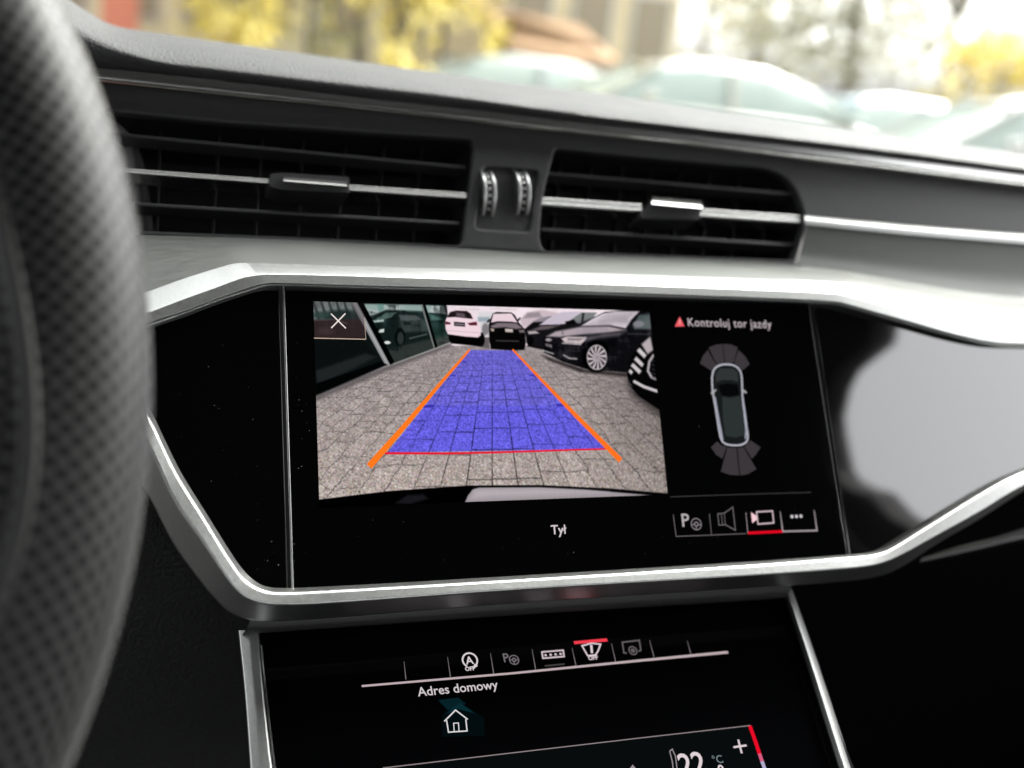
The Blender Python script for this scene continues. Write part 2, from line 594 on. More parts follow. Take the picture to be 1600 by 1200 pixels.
# brushed shelf running from the vents down to the silver surround
sh_top = [(-60, 347), (100, 357), (211, 364), (330, 369), (460, 374), (560, 379), (715, 387), (850, 395), (1040, 402), (1242, 411)]
A_all = [(-60, 560), (120, 497), (227, 457), (290, 434), (335, 420), (364, 412), (384, 411), (425, 412), (560, 416), (800, 422), (1100, 433), (1180, 436),
         (1322, 443), (1348, 449), (1416, 467), (1495, 490), (1547, 501), (1600, 503), (1750, 505)]
sh_bot = [(-60, 560), (120, 497), (227, 457), (290, 434), (335, 420), (364, 412), (384, 411), (425, 412), (560, 416), (800, 422), (1100, 433), (1250, 439.5)]
ns = 60
st_, sb_ = resample(sh_top, ns), resample(sh_bot, ns)
# match by x so that the shelf runs straight back
def at_x(pts, xs):
    P = np.array(spline(pts, 10))
    return [(x, float(np.interp(x, P[:, 0], P[:, 1]))) for x in xs]


xs = list(np.linspace(-60, 1246, 80))
st_, sb_ = at_x(sh_top, xs), at_x(sh_bot, xs)
sh = [[S.at(x, y, -0.062) for x, y in st_],
      [S.at(x, y, -0.0545) for x, y in mixr(st_, sb_, 0.03)],
      [S.at(x, y, -0.0520) for x, y in mixr(st_, sb_, 0.10)],
      [S.at(x, y, -0.0410) for x, y in mixr(st_, sb_, 0.32)],
      [S.at(x, y, -0.0260) for x, y in mixr(st_, sb_, 0.62)],
      [S.at(x, y, -0.0080) for x, y in sb_],
      [S.at(x, y + 2, -0.0120) for x, y in sb_]]
loft('shelf_trim', sh, M['brushed'], dash, 60)

xs2 = list(np.linspace(0, 1, 44))
d0 = [(1261, 350), (1350, 357), (1450, 366), (1600, 380), (1780, 397)]
d3 = [(1244, 439), (1322, 443), (1348, 449), (1416, 467), (1495, 490), (1547, 501), (1600, 503), (1780, 505)]
r0, r3 = resample(d0, 44), at_x(d3, np.linspace(1244, 1780, 44))
d1 = [(1252, 385), (1400, 408), (1600, 425), (1780, 436)]
d2 = [(1243, 414), (1330, 424), (1400, 436), (1500, 452), (1600, 462), (1780, 468)]
r1, r2 = resample(d1, 44), resample(d2, 44)
loft('side_decor', [[S.at(x, y, -0.062) for x, y in r0], [S.at(x, y, -0.0525) for x, y in r0], [S.at(x, y, -0.0570) for x, y in r1],
                    [S.at(x, y, -0.0550) for x, y in r2], [S.at(x, y, -0.0370) for x, y in mixr(r2, r3, .42)], [S.at(x, y, -0.0080) for x, y in r3]],
     M['brushed'], dash, 60)
# bright bead that carries the right vent's chrome blade on to the passenger side
c0 = resample([(1258, 337), (1350, 345.5), (1450, 354.5), (1600, 366), (1780, 381)], 30)
c1 = resample([(1258, 350.5), (1350, 359.5), (1450, 368.5), (1600, 380), (1780, 396)], 30)
loft('side_chrome_strip', [[S.at(x, y, -0.058) for x, y in c0], [S.at(x, y, -0.0500) for x, y in c0], [S.at(x, y, -0.0480) for x, y in mixr(c0, c1, .4)],
                           [S.at(x, y, -0.0490) for x, y in c1], [S.at(x, y, -0.058) for x, y in c1]], M['alu'], dash, 50)

# dark panels below the surround
UND = Plane(S.at(235, 545, -0.036), XA, (0, -0.12, 0.9))       # the lower dash falls away under the surround
UNG = Plane(S.at(1600, 640, -0.045), XA, (0, -0.30, 0.9))
kn = [UND.at(x, y) for x, y in [(-500, 560), (260, 560), (440, 960), (440, 1500), (-500, 1700)]]
prism('knee_panel', kn, -UND.n, 0.02, M['leather_dark'], dash)
gb = [UNG.at(x, y) for x, y in [(1180, 850), (1330, 830), (1900, 600), (1900, 1500), (1250, 1500)]]
prism('glovebox_panel', gb, -UNG.n, 0.02, M['black'], dash)
gl0 = resample([(1440, 872), (1500, 853), (1560, 838), (1640, 812), (1800, 752)], 20)
gl1 = resample([(1436, 880), (1500, 868), (1570, 852), (1640, 838), (1800, 800)], 20)
loft('glovebox_edge', [[S.at(x, y, -0.043) for x, y in gl0], [S.at(x, y, -0.030) for x, y in mixr(gl0, gl1, .45)], [S.at(x, y, -0.030) for x, y in mixr(gl0, gl1, .75)], [S.at(x, y, -0.043) for x, y in gl1]],
     M['vent'], dash, 60)

# ================================================================== AIR VENTS
def vent(label, loc_px, hole, box, upper, lower, blades, tab, vanes, end_wall):
    v = thing('air_vent', label, 'air vent', S.at(*loc_px, VENT), 'centre air vents')
    # duct: five walls behind the opening
    h0, h1 = VENT - 0.004, VENT - 0.055
    hp = [S.at(x, y, h0) for x, y in hole]
    c = sum(hp, Vector()) / len(hp)
    back = [c + (p - c) * 0.97 + S.n * (h1 - h0) for p in hp]
    n = len(hp)
    mid = [c + (p - c) * 1.004 for p in hp]
    put('duct', mid + back, [(i, (i + 1) % n, n + (i + 1) % n, n + i) for i in range(n)] + [tuple(range(n, 2 * n))], M['duct'], v, 40)
    for (x0, y0, x1, y1) in (upper, lower):
        bar('slat', S.at(x0, y0, VENT - 0.004) - S.n * 0.012, S.at(x1, y1, VENT - 0.004) - S.n * 0.012, VA, S.n, 0.012, 0.0017, M['slat'], v, 0.0006)
    for (x0, y0a, y0b, x1, y1a, y1b, hh) in blades:
        a, b = S.at(x0, (y0a + y0b) / 2, VENT - 0.003 + hh), S.at(x1, (y1a + y1b) / 2, VENT - 0.003 + hh)
        th = (S.at(x0, y0a, VENT) - S.at(x0, y0b, VENT)).length
        # blade section with a groove along its front
        up = VA
        bead = [(math.cos(k * math.pi / 6), math.sin(k * math.pi / 6)) for k in range(7)]
        prof = [(-.5, -0.012)] + [(-.275 - .225 * c_, .0009 * s_) for c_, s_ in bead] + [(.275 - .225 * c_, .0009 * s_) for c_, s_ in bead] + [(.5, -0.012)]
        loft('chrome_blade', [[a + up * (q * th) + S.n * (d), b + up * (q * th) + S.n * d] for q, d in prof], M['chrome'], v, 60)
    (bx, ins) = tab
    t = prism('slider_tab', [S.at(x, y, VENT + 0.001) for x, y in rounded(bx, 3, 3)], -S.n, 0.016, M['slat'], v, 0.0008)
    # bright cap on the tab, sloping up and away
    i0, i1 = [ins[3], ins[2]], [ins[0], ins[1]]
    loft('tab_insert', [[S.at(x, y + 1.5, VENT + 0.0010) for x, y in i0], [S.at(x, y, VENT + 0.0052) for x, y in i0], [S.at(x, y, VENT + 0.0046) for x, y in mixr(i0, i1, .35)],
                        [S.at(x, y, VENT + 0.0005) for x, y in i1], [S.at(x, y, VENT - 0.003) for x, y in i1]], M['chrome'], t, 25, 0.0004)
    for (xt, yt, xb, yb) in vanes:
        a, b = S.at(xt, yt, VENT - 0.018) - S.n * 0.008, S.at(xb, yb, VENT - 0.018) - S.n * 0.008
        bar('vane', a, b, XA, S.n, 0.008, 0.0010, M['vent'], v, 0.0004)
    if end_wall:
        rows = []
        for k in range(9):
            t = k / 8
            x_ = 150 + 90 * math.sin(t * math.pi / 2)
            dz = -0.002 - 0.045 * (1 - math.cos(t * math.pi / 2))
            rows.append([S.at(x_ - 34 + 0 * t, 172 + 8 * t, VENT + dz), S.at(x_ - 14, 262, VENT + dz), S.at(x_ + 2, 362, VENT + dz)])
        loft('rounded_end', rows, M['duct_end'], v, 60)
    return v


vl = vent('wide black air vent nearest the steering wheel with thin grooved chrome blade', (460, 374), hole_l, None,
          (120, 203, 728, 261), (140, 314, 718, 349),
          [(120, 257.5, 265.5, 423, 280, 288, 0.0), (545, 289, 298.5, 728, 301, 311.5, 0.0)],
          ([(422, 272), (440, 270), (545, 277), (547, 301), (440, 296), (422, 291)], [(442, 276), (542, 283.5), (542, 291), (443, 283)]),
          [(252, 196, 246, 372), (345, 192, 333, 372), (412, 197, 400, 374), (476, 202, 466, 376), (543, 206, 527, 379), (603, 210, 587, 382), (662, 214, 646, 384)], True)
vr = vent('shorter black air vent on the passenger side with plain bright chrome blade', (1040, 402), hole_r, None,
          (855, 270, 1243, 303), (845, 358, 1246, 383),
          [(845, 308, 321, 1002, 318.5, 332.5, 0.0), (1088, 325.5, 338.5, 1263, 337.5, 351, 0.0)],
          ([(1000, 334), (1022, 310), (1096, 317), (1094, 343), (1002, 341)], [(1020, 307), (1096, 314), (1097, 326), (1019, 319)]),
          [(878, 238, 862, 394), (927, 242, 911, 396), (975, 246, 960, 398), (1020, 249, 1005, 400), (1066, 253, 1050, 402), (1112, 257, 1097, 404), (1158, 260, 1143, 405), (1204, 264, 1190, 406)], False)


# ================================================================== THUMBWHEELS
def thumbwheel(px, label):
    R_, W_ = 0.0150, 0.0066
    c = S.at(px, 310, VENT - 0.0102)
    t = thing('thumbwheel', label, 'thumbwheel', c - VA * R_, 'vent thumbwheels')
    fw, upv = S.n, VA
    def ring(r_list, x0, x1, name, m, bev):
        # surface of revolution round the sideways axis
        N = 56
        prof = [(x0, r_list[0]), (x0, r_list[1]), (x1, r_list[1]), (x1, r_list[0])]
        verts, faces = [], []
        for i in range(N):
            a = 2 * math.pi * i / N
            for (x, r) in prof:
                verts.append(c + XA * x + (fw * math.cos(a) + upv * math.sin(a)) * r)
        for i in range(N):
            j = (i + 1) % N
            for k in range(4):
                l = (k + 1) % 4
                faces.append((i * 4 + k, j * 4 + k, j * 4 + l, i * 4 + l))
        return put(name, verts, faces, m, t, 30, bev)
    ring((0.004, R_), -W_ / 2, -W_ / 2 + 0.0016, 'rim', M['wheel_metal'], 0.0004)
    ring((0.004, R_), W_ / 2 - 0.0016, W_ / 2, 'rim', M['wheel_metal'], 0.0004)
    ring((0.004, R_ - 0.0013), -W_ / 2 + 0.0016, W_ / 2 - 0.0016, 'tread', M['vent'], None)
    for i in range(-3, 4):
        a = math.radians(i * 14 - 2)
        d = fw * math.cos(a) + upv * math.sin(a)
        s_ = -fw * math.sin(a) + upv * math.cos(a)
        p = c + d * (R_ - 0.0016)
        hw, hh = 0.0007, 0.0007
        pts = [p + XA * x + s_ * y for x, y in ((-hw, -hh), (hw, -hh), (hw, hh), (-hw, hh))]
        prism('bump', pts, d, 0.0011, M['wheel_metal'], t, 0.0003)
    return t


thumbwheel(751, 'ridged silver thumbwheel beside the wide left vent')
thumbwheel(804, 'ridged silver thumbwheel beside the shorter right vent')

# ================================================================== SILVER SURROUND
sur = thing('display_surround', 'satin silver angular frame around the glossy black display panel', 'frame', S.at(850, 940))
TA = A_all
TB = [(-60, 590), (120, 529), (229, 489), (290, 466), (340, 448), (378, 434), (398, 430), (420, 428), (560, 431), (800, 439), (1100, 449), (1180, 452),
      (1306, 458), (1337, 465), (1416, 486), (1495, 509), (1550, 520), (1600, 522), (1750, 524)]
TC = [(-60, 612), (120, 547), (231, 504), (290, 485), (340, 466), (390, 449), (408, 444), (425, 442), (560, 446), (800, 452), (1100, 462), (1180, 465),
      (1303, 471), (1334, 478), (1416, 501), (1495, 523), (1550, 534), (1600, 537), (1750, 539)]
TD = [(-60, 620), (120, 553), (234, 510), (290, 490), (340, 471), (392, 454), (412, 448), (432, 446), (560, 450), (800, 456), (1100, 466), (1180, 469),
      (1303, 475), (1334, 482), (1416, 506), (1495, 528), (1550, 539), (1600, 541), (1750, 543)]
TE = [(x, y + 4) for x, y in TD]
per = 5
top = [rail(TA, S, -0.010, per), rail(TA, S, -0.0065, per), rail(TB, S, 0.0045, per), rail(TC, S, 0.0050, per), rail(mixr(TC, TD, .45), S, 0.0022, per), rail(TD, S, 0.0020, per), rail(TE, S, -0.003, per)]
loft('upper_band', top, M['alu'], sur, 20, 0.0007)

BI = [(60, 330), (150, 480), (235, 640), (280, 733), (323, 803), (367, 873), (387, 898), (407, 913), (430, 918.5), (500, 917), (800, 900), (1180, 877), (1320, 867),
      (1360, 863), (1385, 855), (1440, 822), (1513, 777), (1563, 748), (1600, 732), (1750, 672)]
BB = [(50, 335), (142, 485), (230, 646), (274, 738), (317, 808), (362, 880), (382, 906), (404, 920), (430, 926), (500, 924), (800, 906.5), (1180, 883), (1320, 872),
      (1362, 868), (1388, 860), (1443, 827), (1516, 782), (1566, 753), (1602, 737), (1752, 677)]
BC = [(40, 375), (135, 525), (232, 694), (275, 785), (315, 843), (360, 910), (380, 930), (402, 940), (430, 944), (500, 943), (800, 922), (1180, 899), (1320, 889),
      (1367, 883), (1400, 871), (1463, 837), (1530, 800), (1572, 774), (1606, 756), (1756, 696)]
BD = [(20, 440), (120, 590), (225, 762), (270, 848), (308, 902), (350, 950), (373, 963), (400, 970), (430, 971), (500, 967), (800, 943), (1180, 918), (1320, 908),
      (1368, 901), (1404, 888), (1466, 848), (1534, 808), (1576, 781), (1609, 762), (1759, 702)]
bot = [rail(BI, S, -0.003, per), rail(BI, S, 0.0015, per), rail(BB, S, 0.0065, per), rail(BC, S, 0.0080, per), rail(BD, S, -0.003, per), rail(BD, S, -0.030, per)]
loft('lower_band', bot, M['alu'], sur, 20, 0.0008)

# ================================================================== UPPER DISPLAY
disp = thing('upper_display', 'lit widescreen display showing the reversing camera picture', 'display', S.at(868, 880, -0.004))
gp = [(441, 452), (1267, 470), (1323, 870), (455, 922)]
gq = [(444, 440), (1262, 462), (1327, 885), (457, 930)]
prism('display_glass', [S.at(x, y, 0.0) for x, y in gq], -S.n, 0.004, M['glass_black'], disp, 0.0004)
# glossy blanking panels left and right of it
blank = thing('gloss_panel', 'glossy black panel left of the display, specked with dust', 'panel', S.at(330, 900, -0.002))
prism('panel', [S.at(x, y, -0.0002) for x, y in [(60, 540), (436, 430), (452, 940), (400, 940), (200, 640), (60, 600)]], -S.n, 0.004, M['piano'], blank, 0.0008)
bar('bright_edge', S.at(441.5, 446, -0.0020), S.at(456, 926, -0.0020), XA, S.n, 0.0022, 0.0009, M['wheel_metal'], blank, 0.0003)
blank2 = thing('gloss_panel', 'glossy black passenger side panel mirroring a bright window', 'panel', S.at(1450, 830, -0.002))
pr = [(1269, 455), (1320, 465), (1440, 500), (1560, 530), (1900, 530), (1900, 600), (1560, 760), (1440, 830), (1360, 880), (1330, 884)]
prism('panel', [S.at(x, y, -0.0004) for x, y in pr], -S.n, 0.004, M['piano_side'], blank2, 0.0004)

# --- the picture from the reversing camera, drawn on a fine grid of display cells ----
GX, GY = 620, 350
FQ = [(489.5, 471), (1014, 486.5), (1043, 772.5), (499, 793)]
uvq = [np.array(S.uv(*q)) for q in FQ]


def homog(src, dst):
    A = []
    for (x, y), (X, Y) in zip(src, dst):
        A.append([x, y, 1, 0, 0, 0, -X * x, -X * y, -X])
        A.append([0, 0, 0, x, y, 1, -Y * x, -Y * y, -Y])
    return np.linalg.svd(np.array(A, float))[2][-1].reshape(3, 3)


H = homog([(0, 0), (1, 0), (1, 1), (0, 1)], FQ)
ss, tt = np.meshgrid(np.linspace(0, 1, GX), np.linspace(0, 1, GY))
hx = np.stack([ss, tt, np.ones_like(ss)], -1) @ H.T
PX, PY = hx[..., 0] / hx[..., 2], hx[..., 1] / hx[..., 2]
X = (PX - 480) / 0.3625                         # picture units
Y = (PY - 460) / 0.3625
img = np.zeros((GY, GX, 3))


def sd_poly(pts):
    P = np.array(pts, float)
    d = np.full(X.shape, 1e9); ins = np.zeros(X.shape, bool)
    for i in range(len(P)):
        a, b = P[i], P[(i + 1) % len(P)]
        e = b - a
        wx, wy = X - a[0], Y - a[1]
        t = np.clip((wx * e[0] + wy * e[1]) / max(e @ e, 1e-9), 0, 1)
        d = np.minimum(d, np.hypot(wx - e[0] * t, wy - e[1] * t))
        c = (a[1] > Y) != (b[1] > Y)
        with np.errstate(divide='ignore', invalid='ignore'):
            xi = (b[0] - a[0]) * (Y - a[1]) / (b[1] - a[1] if abs(b[1] - a[1]) > 1e-9 else 1e-9) + a[0]
        ins ^= c & (X < xi)
    return np.where(ins, -d, d)


def comp(c, alpha):
    global img
    c = np.array(c, float) / 255.0 if not isinstance(c, np.ndarray) or c.ndim == 1 else c
    img = img * (1 - alpha[..., None]) + c * alpha[..., None]


def P_(pts, c, a=1.0, soft=4.0):
    comp(c, np.clip(0.5 - sd_poly(pts) / soft, 0, 1) * a)


def L_(pts, w, c, a=1.0, soft=3.0):
    d = np.full(X.shape, 1e9)
    for (x0, y0), (x1, y1) in zip(pts[:-1], pts[1:]):
        ex, ey = x1 - x0, y1 - y0
        t = np.clip(((X - x0) * ex + (Y - y0) * ey) / max(ex * ex + ey * ey, 1e-9), 0, 1)
        d = np.minimum(d, np.hypot(X - x0 - ex * t, Y - y0 - ey * t))
    comp(c, np.clip(0.5 - (d - w / 2) / soft, 0, 1) * a)


def E_(cx, cy, rx, ry, c, a=1.0, soft=0.12):
    d = np.hypot((X - cx) / rx, (Y - cy) / ry) - 1
    comp(c, np.clip(0.5 - d / soft, 0, 1) * a)


def blur(a, r):
    k = np.ones(2 * r + 1) / (2 * r + 1)
    for ax in (0, 1):
        a = np.apply_along_axis(lambda m: np.convolve(np.pad(m, r, mode='edge'), k, mode='valid'), ax, a)
    return a


n1 = rng.normal(size=X.shape); n1b = blur(n1, 1) * 2.6
n2 = blur(rng.normal(size=X.shape), 4) * 7
n3 = blur(rng.normal(size=X.shape), 14) * 24
# sky
comp((236, 222, 228), np.ones_like(X))
img += (n3 * 0.012)[..., None]
# paving
g = np.clip((Y - 230) / 620, 0, 1)
pv = np.stack([152 + 24 * g, 142 + 22 * g, 142 + 16 * g], -1) / 255
grain = (0.35 + 0.65 * g)
pv = pv + (n1b * 0.070 * grain + n2 * 0.018)[..., None] + rng.normal(size=(*X.shape, 3)) * (0.030 * grain)[..., None]
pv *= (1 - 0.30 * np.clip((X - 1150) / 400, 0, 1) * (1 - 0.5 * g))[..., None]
yy = np.maximum(Y - 28, 1)
zc = 787.0 / yy
xc = (X - 797) / (yy / 787.0) / 110.0
col_i = np.floor(xc)
xc = xc + n3 * 0.06 * np.clip(np.abs(xc) - 3.0, 0, 1)
fx = np.abs(xc - np.round(xc)) * 110 * yy / 787
stag = np.mod(np.sin(col_i * 12.9898) * 43.7585, 1.0)
zr = zc / 0.205 + stag + n3 * 0.06 * np.clip(np.abs(xc) - 3.0, 0, 1)
row_i = np.floor(zr)
fz = np.abs(zr - np.round(zr)) * 0.205 * yy ** 2 / 787
tone = (np.mod(np.sin(col_i * 7.13 + row_i * 3.71) * 917.31, 1.0) - 0.5) * 0.05
pv = pv * (1 + tone[..., None])
jw = 0.9 + 2.6 * g
jt = np.maximum(np.clip(1 - fx / jw / 1.6, 0, 1), 0.75 * np.clip(1 - fz / jw / 1.7, 0, 1))
cen = np.clip(1.25 - np.abs(X - 790) / (180 + 300 * g), 0.68, 1)
wob = np.clip(0.82 + n2 * 0.35, 0.3, 1)
jt = jt * cen * wob * np.clip((Y - 235) / 120, 0, 1)
pv = pv * (1 - 0.72 * jt[..., None])
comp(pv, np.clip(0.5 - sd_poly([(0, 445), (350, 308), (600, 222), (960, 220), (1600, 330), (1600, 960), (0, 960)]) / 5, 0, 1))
# kerb along the glass front
P_([(30, 425), (350, 305), (615, 205), (625, 222), (360, 325), (40, 460)], (96, 90, 92), .8, 14)
# guided path
pathp = [(345, 682), (700, 240), (885, 242), (1287, 667)]
am = np.clip(0.5 - sd_poly(pathp) / 4, 0, 1)
band = 0.80 - 0.10 * ((Y < 480) & (Y > 350)) - 0.13 * (Y <= 350) + 0.0 * Y
shade = (0.80 + 0.34 * img.mean(-1) + n1b * 0.065) * (1 - 0.62 * jt)
bl = np.stack([92 * shade, 88 * shade, 226 * shade], -1) / 255
comp(bl, am * np.clip(band + 0.06, 0, 1))
for q in ([(497, 489), (505, 477), (546, 475), (544, 487)], [(1074, 483), (1072, 472), (1112, 470), (1124, 484)], [(610, 352), (616, 346), (641, 346), (637, 353)], [(958, 352), (954, 346), (986, 345), (992, 353)], [(665, 291), (669, 287), (686, 287), (684, 292)], [(905, 291), (903, 287), (921, 287), (926, 292)]):
    P_(q, (52, 48, 170), .8)
# glass showroom front on the left
P_([(15, 20), (600, 30), (616, 206), (372, 300), (330, 306), (35, 432), (15, 440)], (20, 26, 26))
P_([(20, 25), (190, 30), (240, 110), (20, 110)], (150, 162, 160), 1, 10)
for k_ in range(6):
    P_([(20 + 33 * k_, 25), (30 + 33 * k_, 25), (60 + 33 * k_, 112), (44 + 33 * k_, 112)], (52, 66, 64), .8, 6)
E_(150, 95, 85, 28, (38, 58, 54), .95, .6)
E_(60, 90, 40, 16, (60, 90, 84), .8, .6)
P_([(25, 112), (245, 105), (250, 190), (28, 190)], (62, 50, 52), 1, 12)
L_([(30, 112), (120, 108), (170, 125)], 5, (120, 112, 112), .7, 8)
E_(80, 160, 34, 16, (90, 76, 78), .6, .9)
P_([(30, 196), (240, 196), (310, 275), (180, 320), (38, 390)], (18, 22, 22), 1, 10)
P_([(36, 330), (250, 255), (300, 270), (45, 395)], (40, 44, 44), .9, 16)
P_([(36, 385), (330, 285), (345, 305), (38, 436)], (10, 12, 12), 1, 8)
P_([(225, 40), (500, 45), (548, 232), (370, 298)], (36, 50, 48), 1, 4)
P_([(235, 42), (495, 46), (500, 72), (340, 66), (270, 95)], (170, 182, 178), .95, 8)
P_([(300, 42), (330, 42), (330, 66), (310, 75)], (86, 130, 122), .7, 8)
P_([(282, 104), (330, 74), (420, 70), (470, 84), (500, 105), (535, 200), (380, 250), (320, 210), (300, 140)], (24, 34, 33), 1, 6)
P_([(292, 108), (338, 80), (385, 78), (360, 100), (300, 116)], (96, 118, 112), .8, 6)
P_([(280, 112), (330, 108), (330, 118), (290, 122)], (185, 200, 196), .9, 5)
P_([(395, 88), (470, 90), (500, 112), (400, 115)], (92, 98, 98), .8, 10)
P_([(395, 116), (508, 112), (525, 160), (400, 165)], (58, 66, 64), .9, 12)
P_([(415, 118), (445, 118), (445, 132), (415, 132)], (24, 30, 30), .9, 5)
P_([(312, 152), (332, 148), (330, 164), (304, 166)], (214, 222, 218), .95, 4)
E_(345, 208, 14, 7, (225, 228, 226), .95, .5)
E_(400, 185, 22, 40, (10, 14, 14), 1, .3)
E_(402, 190, 14, 28, (60, 66, 66), .8, .5)
L_([(442, 190), (515, 172)], 5, (120, 124, 122), .7, 6)
P_([(330, 240), (540, 190), (550, 230), (372, 298)], (52, 58, 56), .9, 12)
P_([(505, 46), (598, 48), (612, 205), (560, 228)], (44, 62, 58), 1, 4)
P_([(510, 48), (598, 50), (600, 85), (520, 78)], (184, 192, 190), .95, 6)
P_([(522, 84), (590, 88), (606, 165), (545, 180)], (30, 48, 44), .9, 10)
P_([(528, 88), (575, 92), (580, 110), (534, 112)], (110, 150, 140), .6, 10)
P_([(548, 196), (608, 178), (612, 205), (562, 228)], (70, 74, 72), .9, 6)
L_([(372, 300), (548, 235), (618, 208)], 6, (150, 150, 146), .9, 4)
# broken reflections of the sky and the lot in the panes
gm = np.clip(0.5 - sd_poly([(228, 44), (596, 48), (612, 200), (372, 296)]) / 6, 0, 1)
comp((120, 150, 144), gm * np.clip(n3 * 0.45 - 0.1, 0, 0.5) * np.clip((170 - Y) / 120, 0, 1))
comp((6, 10, 10), gm * np.clip(-n3 * 0.45 - 0.1, 0, 0.6))
gm = np.clip(0.5 - sd_poly([(22, 30), (240, 34), (330, 290), (40, 420)]) / 6, 0, 1)
comp((84, 84, 86), gm * np.clip(n3 * 0.4 - 0.1, 0, 0.35) * np.clip((200 - Y) / 120, 0, 1))
# mullions
P_([(185, 30), (214, 32), (358, 304), (332, 298)], (142, 142, 144), 1, 4)
P_([(196, 30), (206, 32), (350, 304), (344, 302)], (176, 176, 178), .9, 5)
P_([(214, 32), (240, 34), (376, 292), (358, 304)], (8, 10, 10), 1, 4)
P_([(488, 40), (497, 40), (552, 230), (545, 234)], (120, 124, 122), 1, 3)
P_([(496, 40), (509, 42), (562, 226), (551, 232)], (10, 12, 12), 1, 3)
P_([(588, 46), (596, 46), (604, 80), (598, 80)], (20, 24, 24), 1, 3)
# distant lot behind
P_([(735, 75), (800, 75), (800, 185), (735, 185)], (214, 210, 214), 1, 12)
P_([(735, 98), (785, 98), (785, 118), (735, 118)], (142, 158, 168), .8, 10)
E_(768, 150, 16, 26, (120, 116, 118), .9, .5)
P_([(752, 185), (785, 185), (785, 235), (752, 228)], (104, 98, 100), 1, 6)
L_([(660, 60), (720, 66), (740, 64)], 4, (196, 186, 190), .8, 5)
L_([(790, 62), (900, 66)], 4, (196, 186, 190), .8, 5)
# white car seen from behind
P_([(608, 172), (752, 172), (758, 200), (748, 226), (720, 222), (620, 212), (610, 195)], (10, 10, 11), 1, 5)
E_(752, 195, 13, 30, (14, 14, 15), 1, .3)
P_([(594, 118), (604, 92), (616, 74), (640, 66), (690, 68), (708, 80), (722, 108), (742, 122), (748, 176), (735, 186), (680, 182), (606, 172), (596, 150)], (236, 212, 220), 1, 4)
P_([(600, 100), (616, 76), (640, 70), (688, 72), (704, 84), (714, 106), (690, 104), (640, 98)], (36, 30, 32), 1, 4)
P_([(640, 78), (676, 82), (684, 102), (644, 98)], (120, 104, 112), .7, 8)
P_([(594, 116), (618, 122), (616, 130), (596, 130)], (92, 38, 52), 1, 4)
P_([(690, 124), (730, 118), (732, 134), (700, 134)], (92, 38, 52), 1, 4)
P_([(632, 118), (680, 122), (680, 140), (633, 136)], (44, 40, 44), 1, 3)
L_([(640, 128), (674, 131)], 6, (150, 142, 148), .8, 4)
L_([(600, 156), (740, 166)], 4, (196, 176, 184), .7, 5)
# black car seen from the front
P_([(782, 130), (792, 100), (800, 82), (815, 76), (880, 78), (895, 90), (912, 122), (938, 150), (942, 210), (936, 240), (880, 242), (792, 236), (784, 200)], (14, 13, 14), 1, 4)
P_([(792, 122), (802, 84), (880, 82), (906, 122), (880, 118), (820, 116)], (228, 206, 214), 1, 4)
P_([(788, 138), (820, 122), (900, 124), (930, 146), (900, 150), (850, 142), (800, 146)], (132, 120, 126), .95, 8)
P_([(790, 146), (806, 150), (804, 160), (792, 158)], (196, 180, 168), .9, 4)
P_([(852, 148), (886, 150), (886, 164), (854, 162)], (196, 184, 178), 1, 3)
P_([(910, 154), (936, 152), (938, 165), (916, 166)], (140, 130, 130), .8, 5)
L_([(815, 200), (910, 202)], 4, (96, 92, 94), .8, 5)
L_([(778, 118), (786, 110)], 8, (30, 26, 28), 1, 5)
L_([(908, 112), (916, 104)], 8, (30, 26, 28), 1, 5)
# row of dark cars on the right
P_([(915, 110), (945, 78), (1010, 66), (1080, 80), (1080, 120), (930, 140)], (196, 178, 186), .9, 8)
P_([(930, 104), (950, 80), (1000, 76), (1010, 98)], (120, 112, 118), .6, 10)
P_([(935, 150), (975, 118), (1040, 96), (1090, 96), (1100, 160), (1020, 240), (950, 225)], (22, 20, 22), 1, 5)
P_([(968, 120), (1005, 98), (1060, 96), (1050, 118)], (150, 142, 152), .9, 6)
P_([(945, 155), (1000, 130), (1100, 128), (1180, 110), (1280, 90), (1260, 150), (1040, 230), (950, 215)], (26, 25, 28), 1, 6)
P_([(1000, 132), (1060, 90), (1100, 76), (1180, 74), (1130, 110), (1090, 130)], (196, 186, 200), 1, 5)
P_([(1130, 112), (1180, 78), (1250, 78), (1230, 102), (1170, 126)], (118, 122, 122), .95, 5)
P_([(1185, 80), (1195, 80), (1190, 118), (1180, 120)], (30, 30, 32), .9, 4)
P_([(1110, 118), (1150, 108), (1160, 124), (1120, 134)], (16, 16, 18), 1, 4)
P_([(950, 160), (1010, 136), (1090, 134), (1040, 150)], (120, 108, 112), .8, 8)
P_([(950, 160), (985, 158), (1000, 168), (955, 172)], (196, 186, 188), .9, 5)
E_(960, 200, 16, 20, (12, 12, 13), 1, .4)
L_([(945, 232), (975, 236)], 6, (170, 166, 168), .7, 6)
# big dark saloon
P_([(1014, 196), (1026, 178), (1060, 160), (1180, 136), (1225, 104), (1280, 76), (1400, 66), (1600, 70), (1600, 360), (1340, 334), (1200, 322), (1100, 290), (1020, 250)], (20, 20, 23), 1, 4)
P_([(1180, 136), (1228, 106), (1275, 82), (1330, 74), (1430, 74), (1395, 110), (1372, 146), (1300, 132)], (208, 198, 206), 1, 5)
P_([(1220, 130), (1290, 100), (1400, 84), (1380, 130), (1300, 128)], (160, 152, 158), .6, 24)
P_([(1395, 150), (1430, 90), (1475, 80), (1490, 150)], (96, 106, 106), .9, 8)
P_([(1030, 182), (1070, 160), (1180, 140), (1300, 138), (1375, 154), (1300, 164), (1190, 172), (1090, 184)], (172, 160, 166), 1, 10)
P_([(1190, 188), (1280, 168), (1375, 160), (1340, 180), (1250, 190), (1200, 204)], (88, 84, 90), .9, 14)
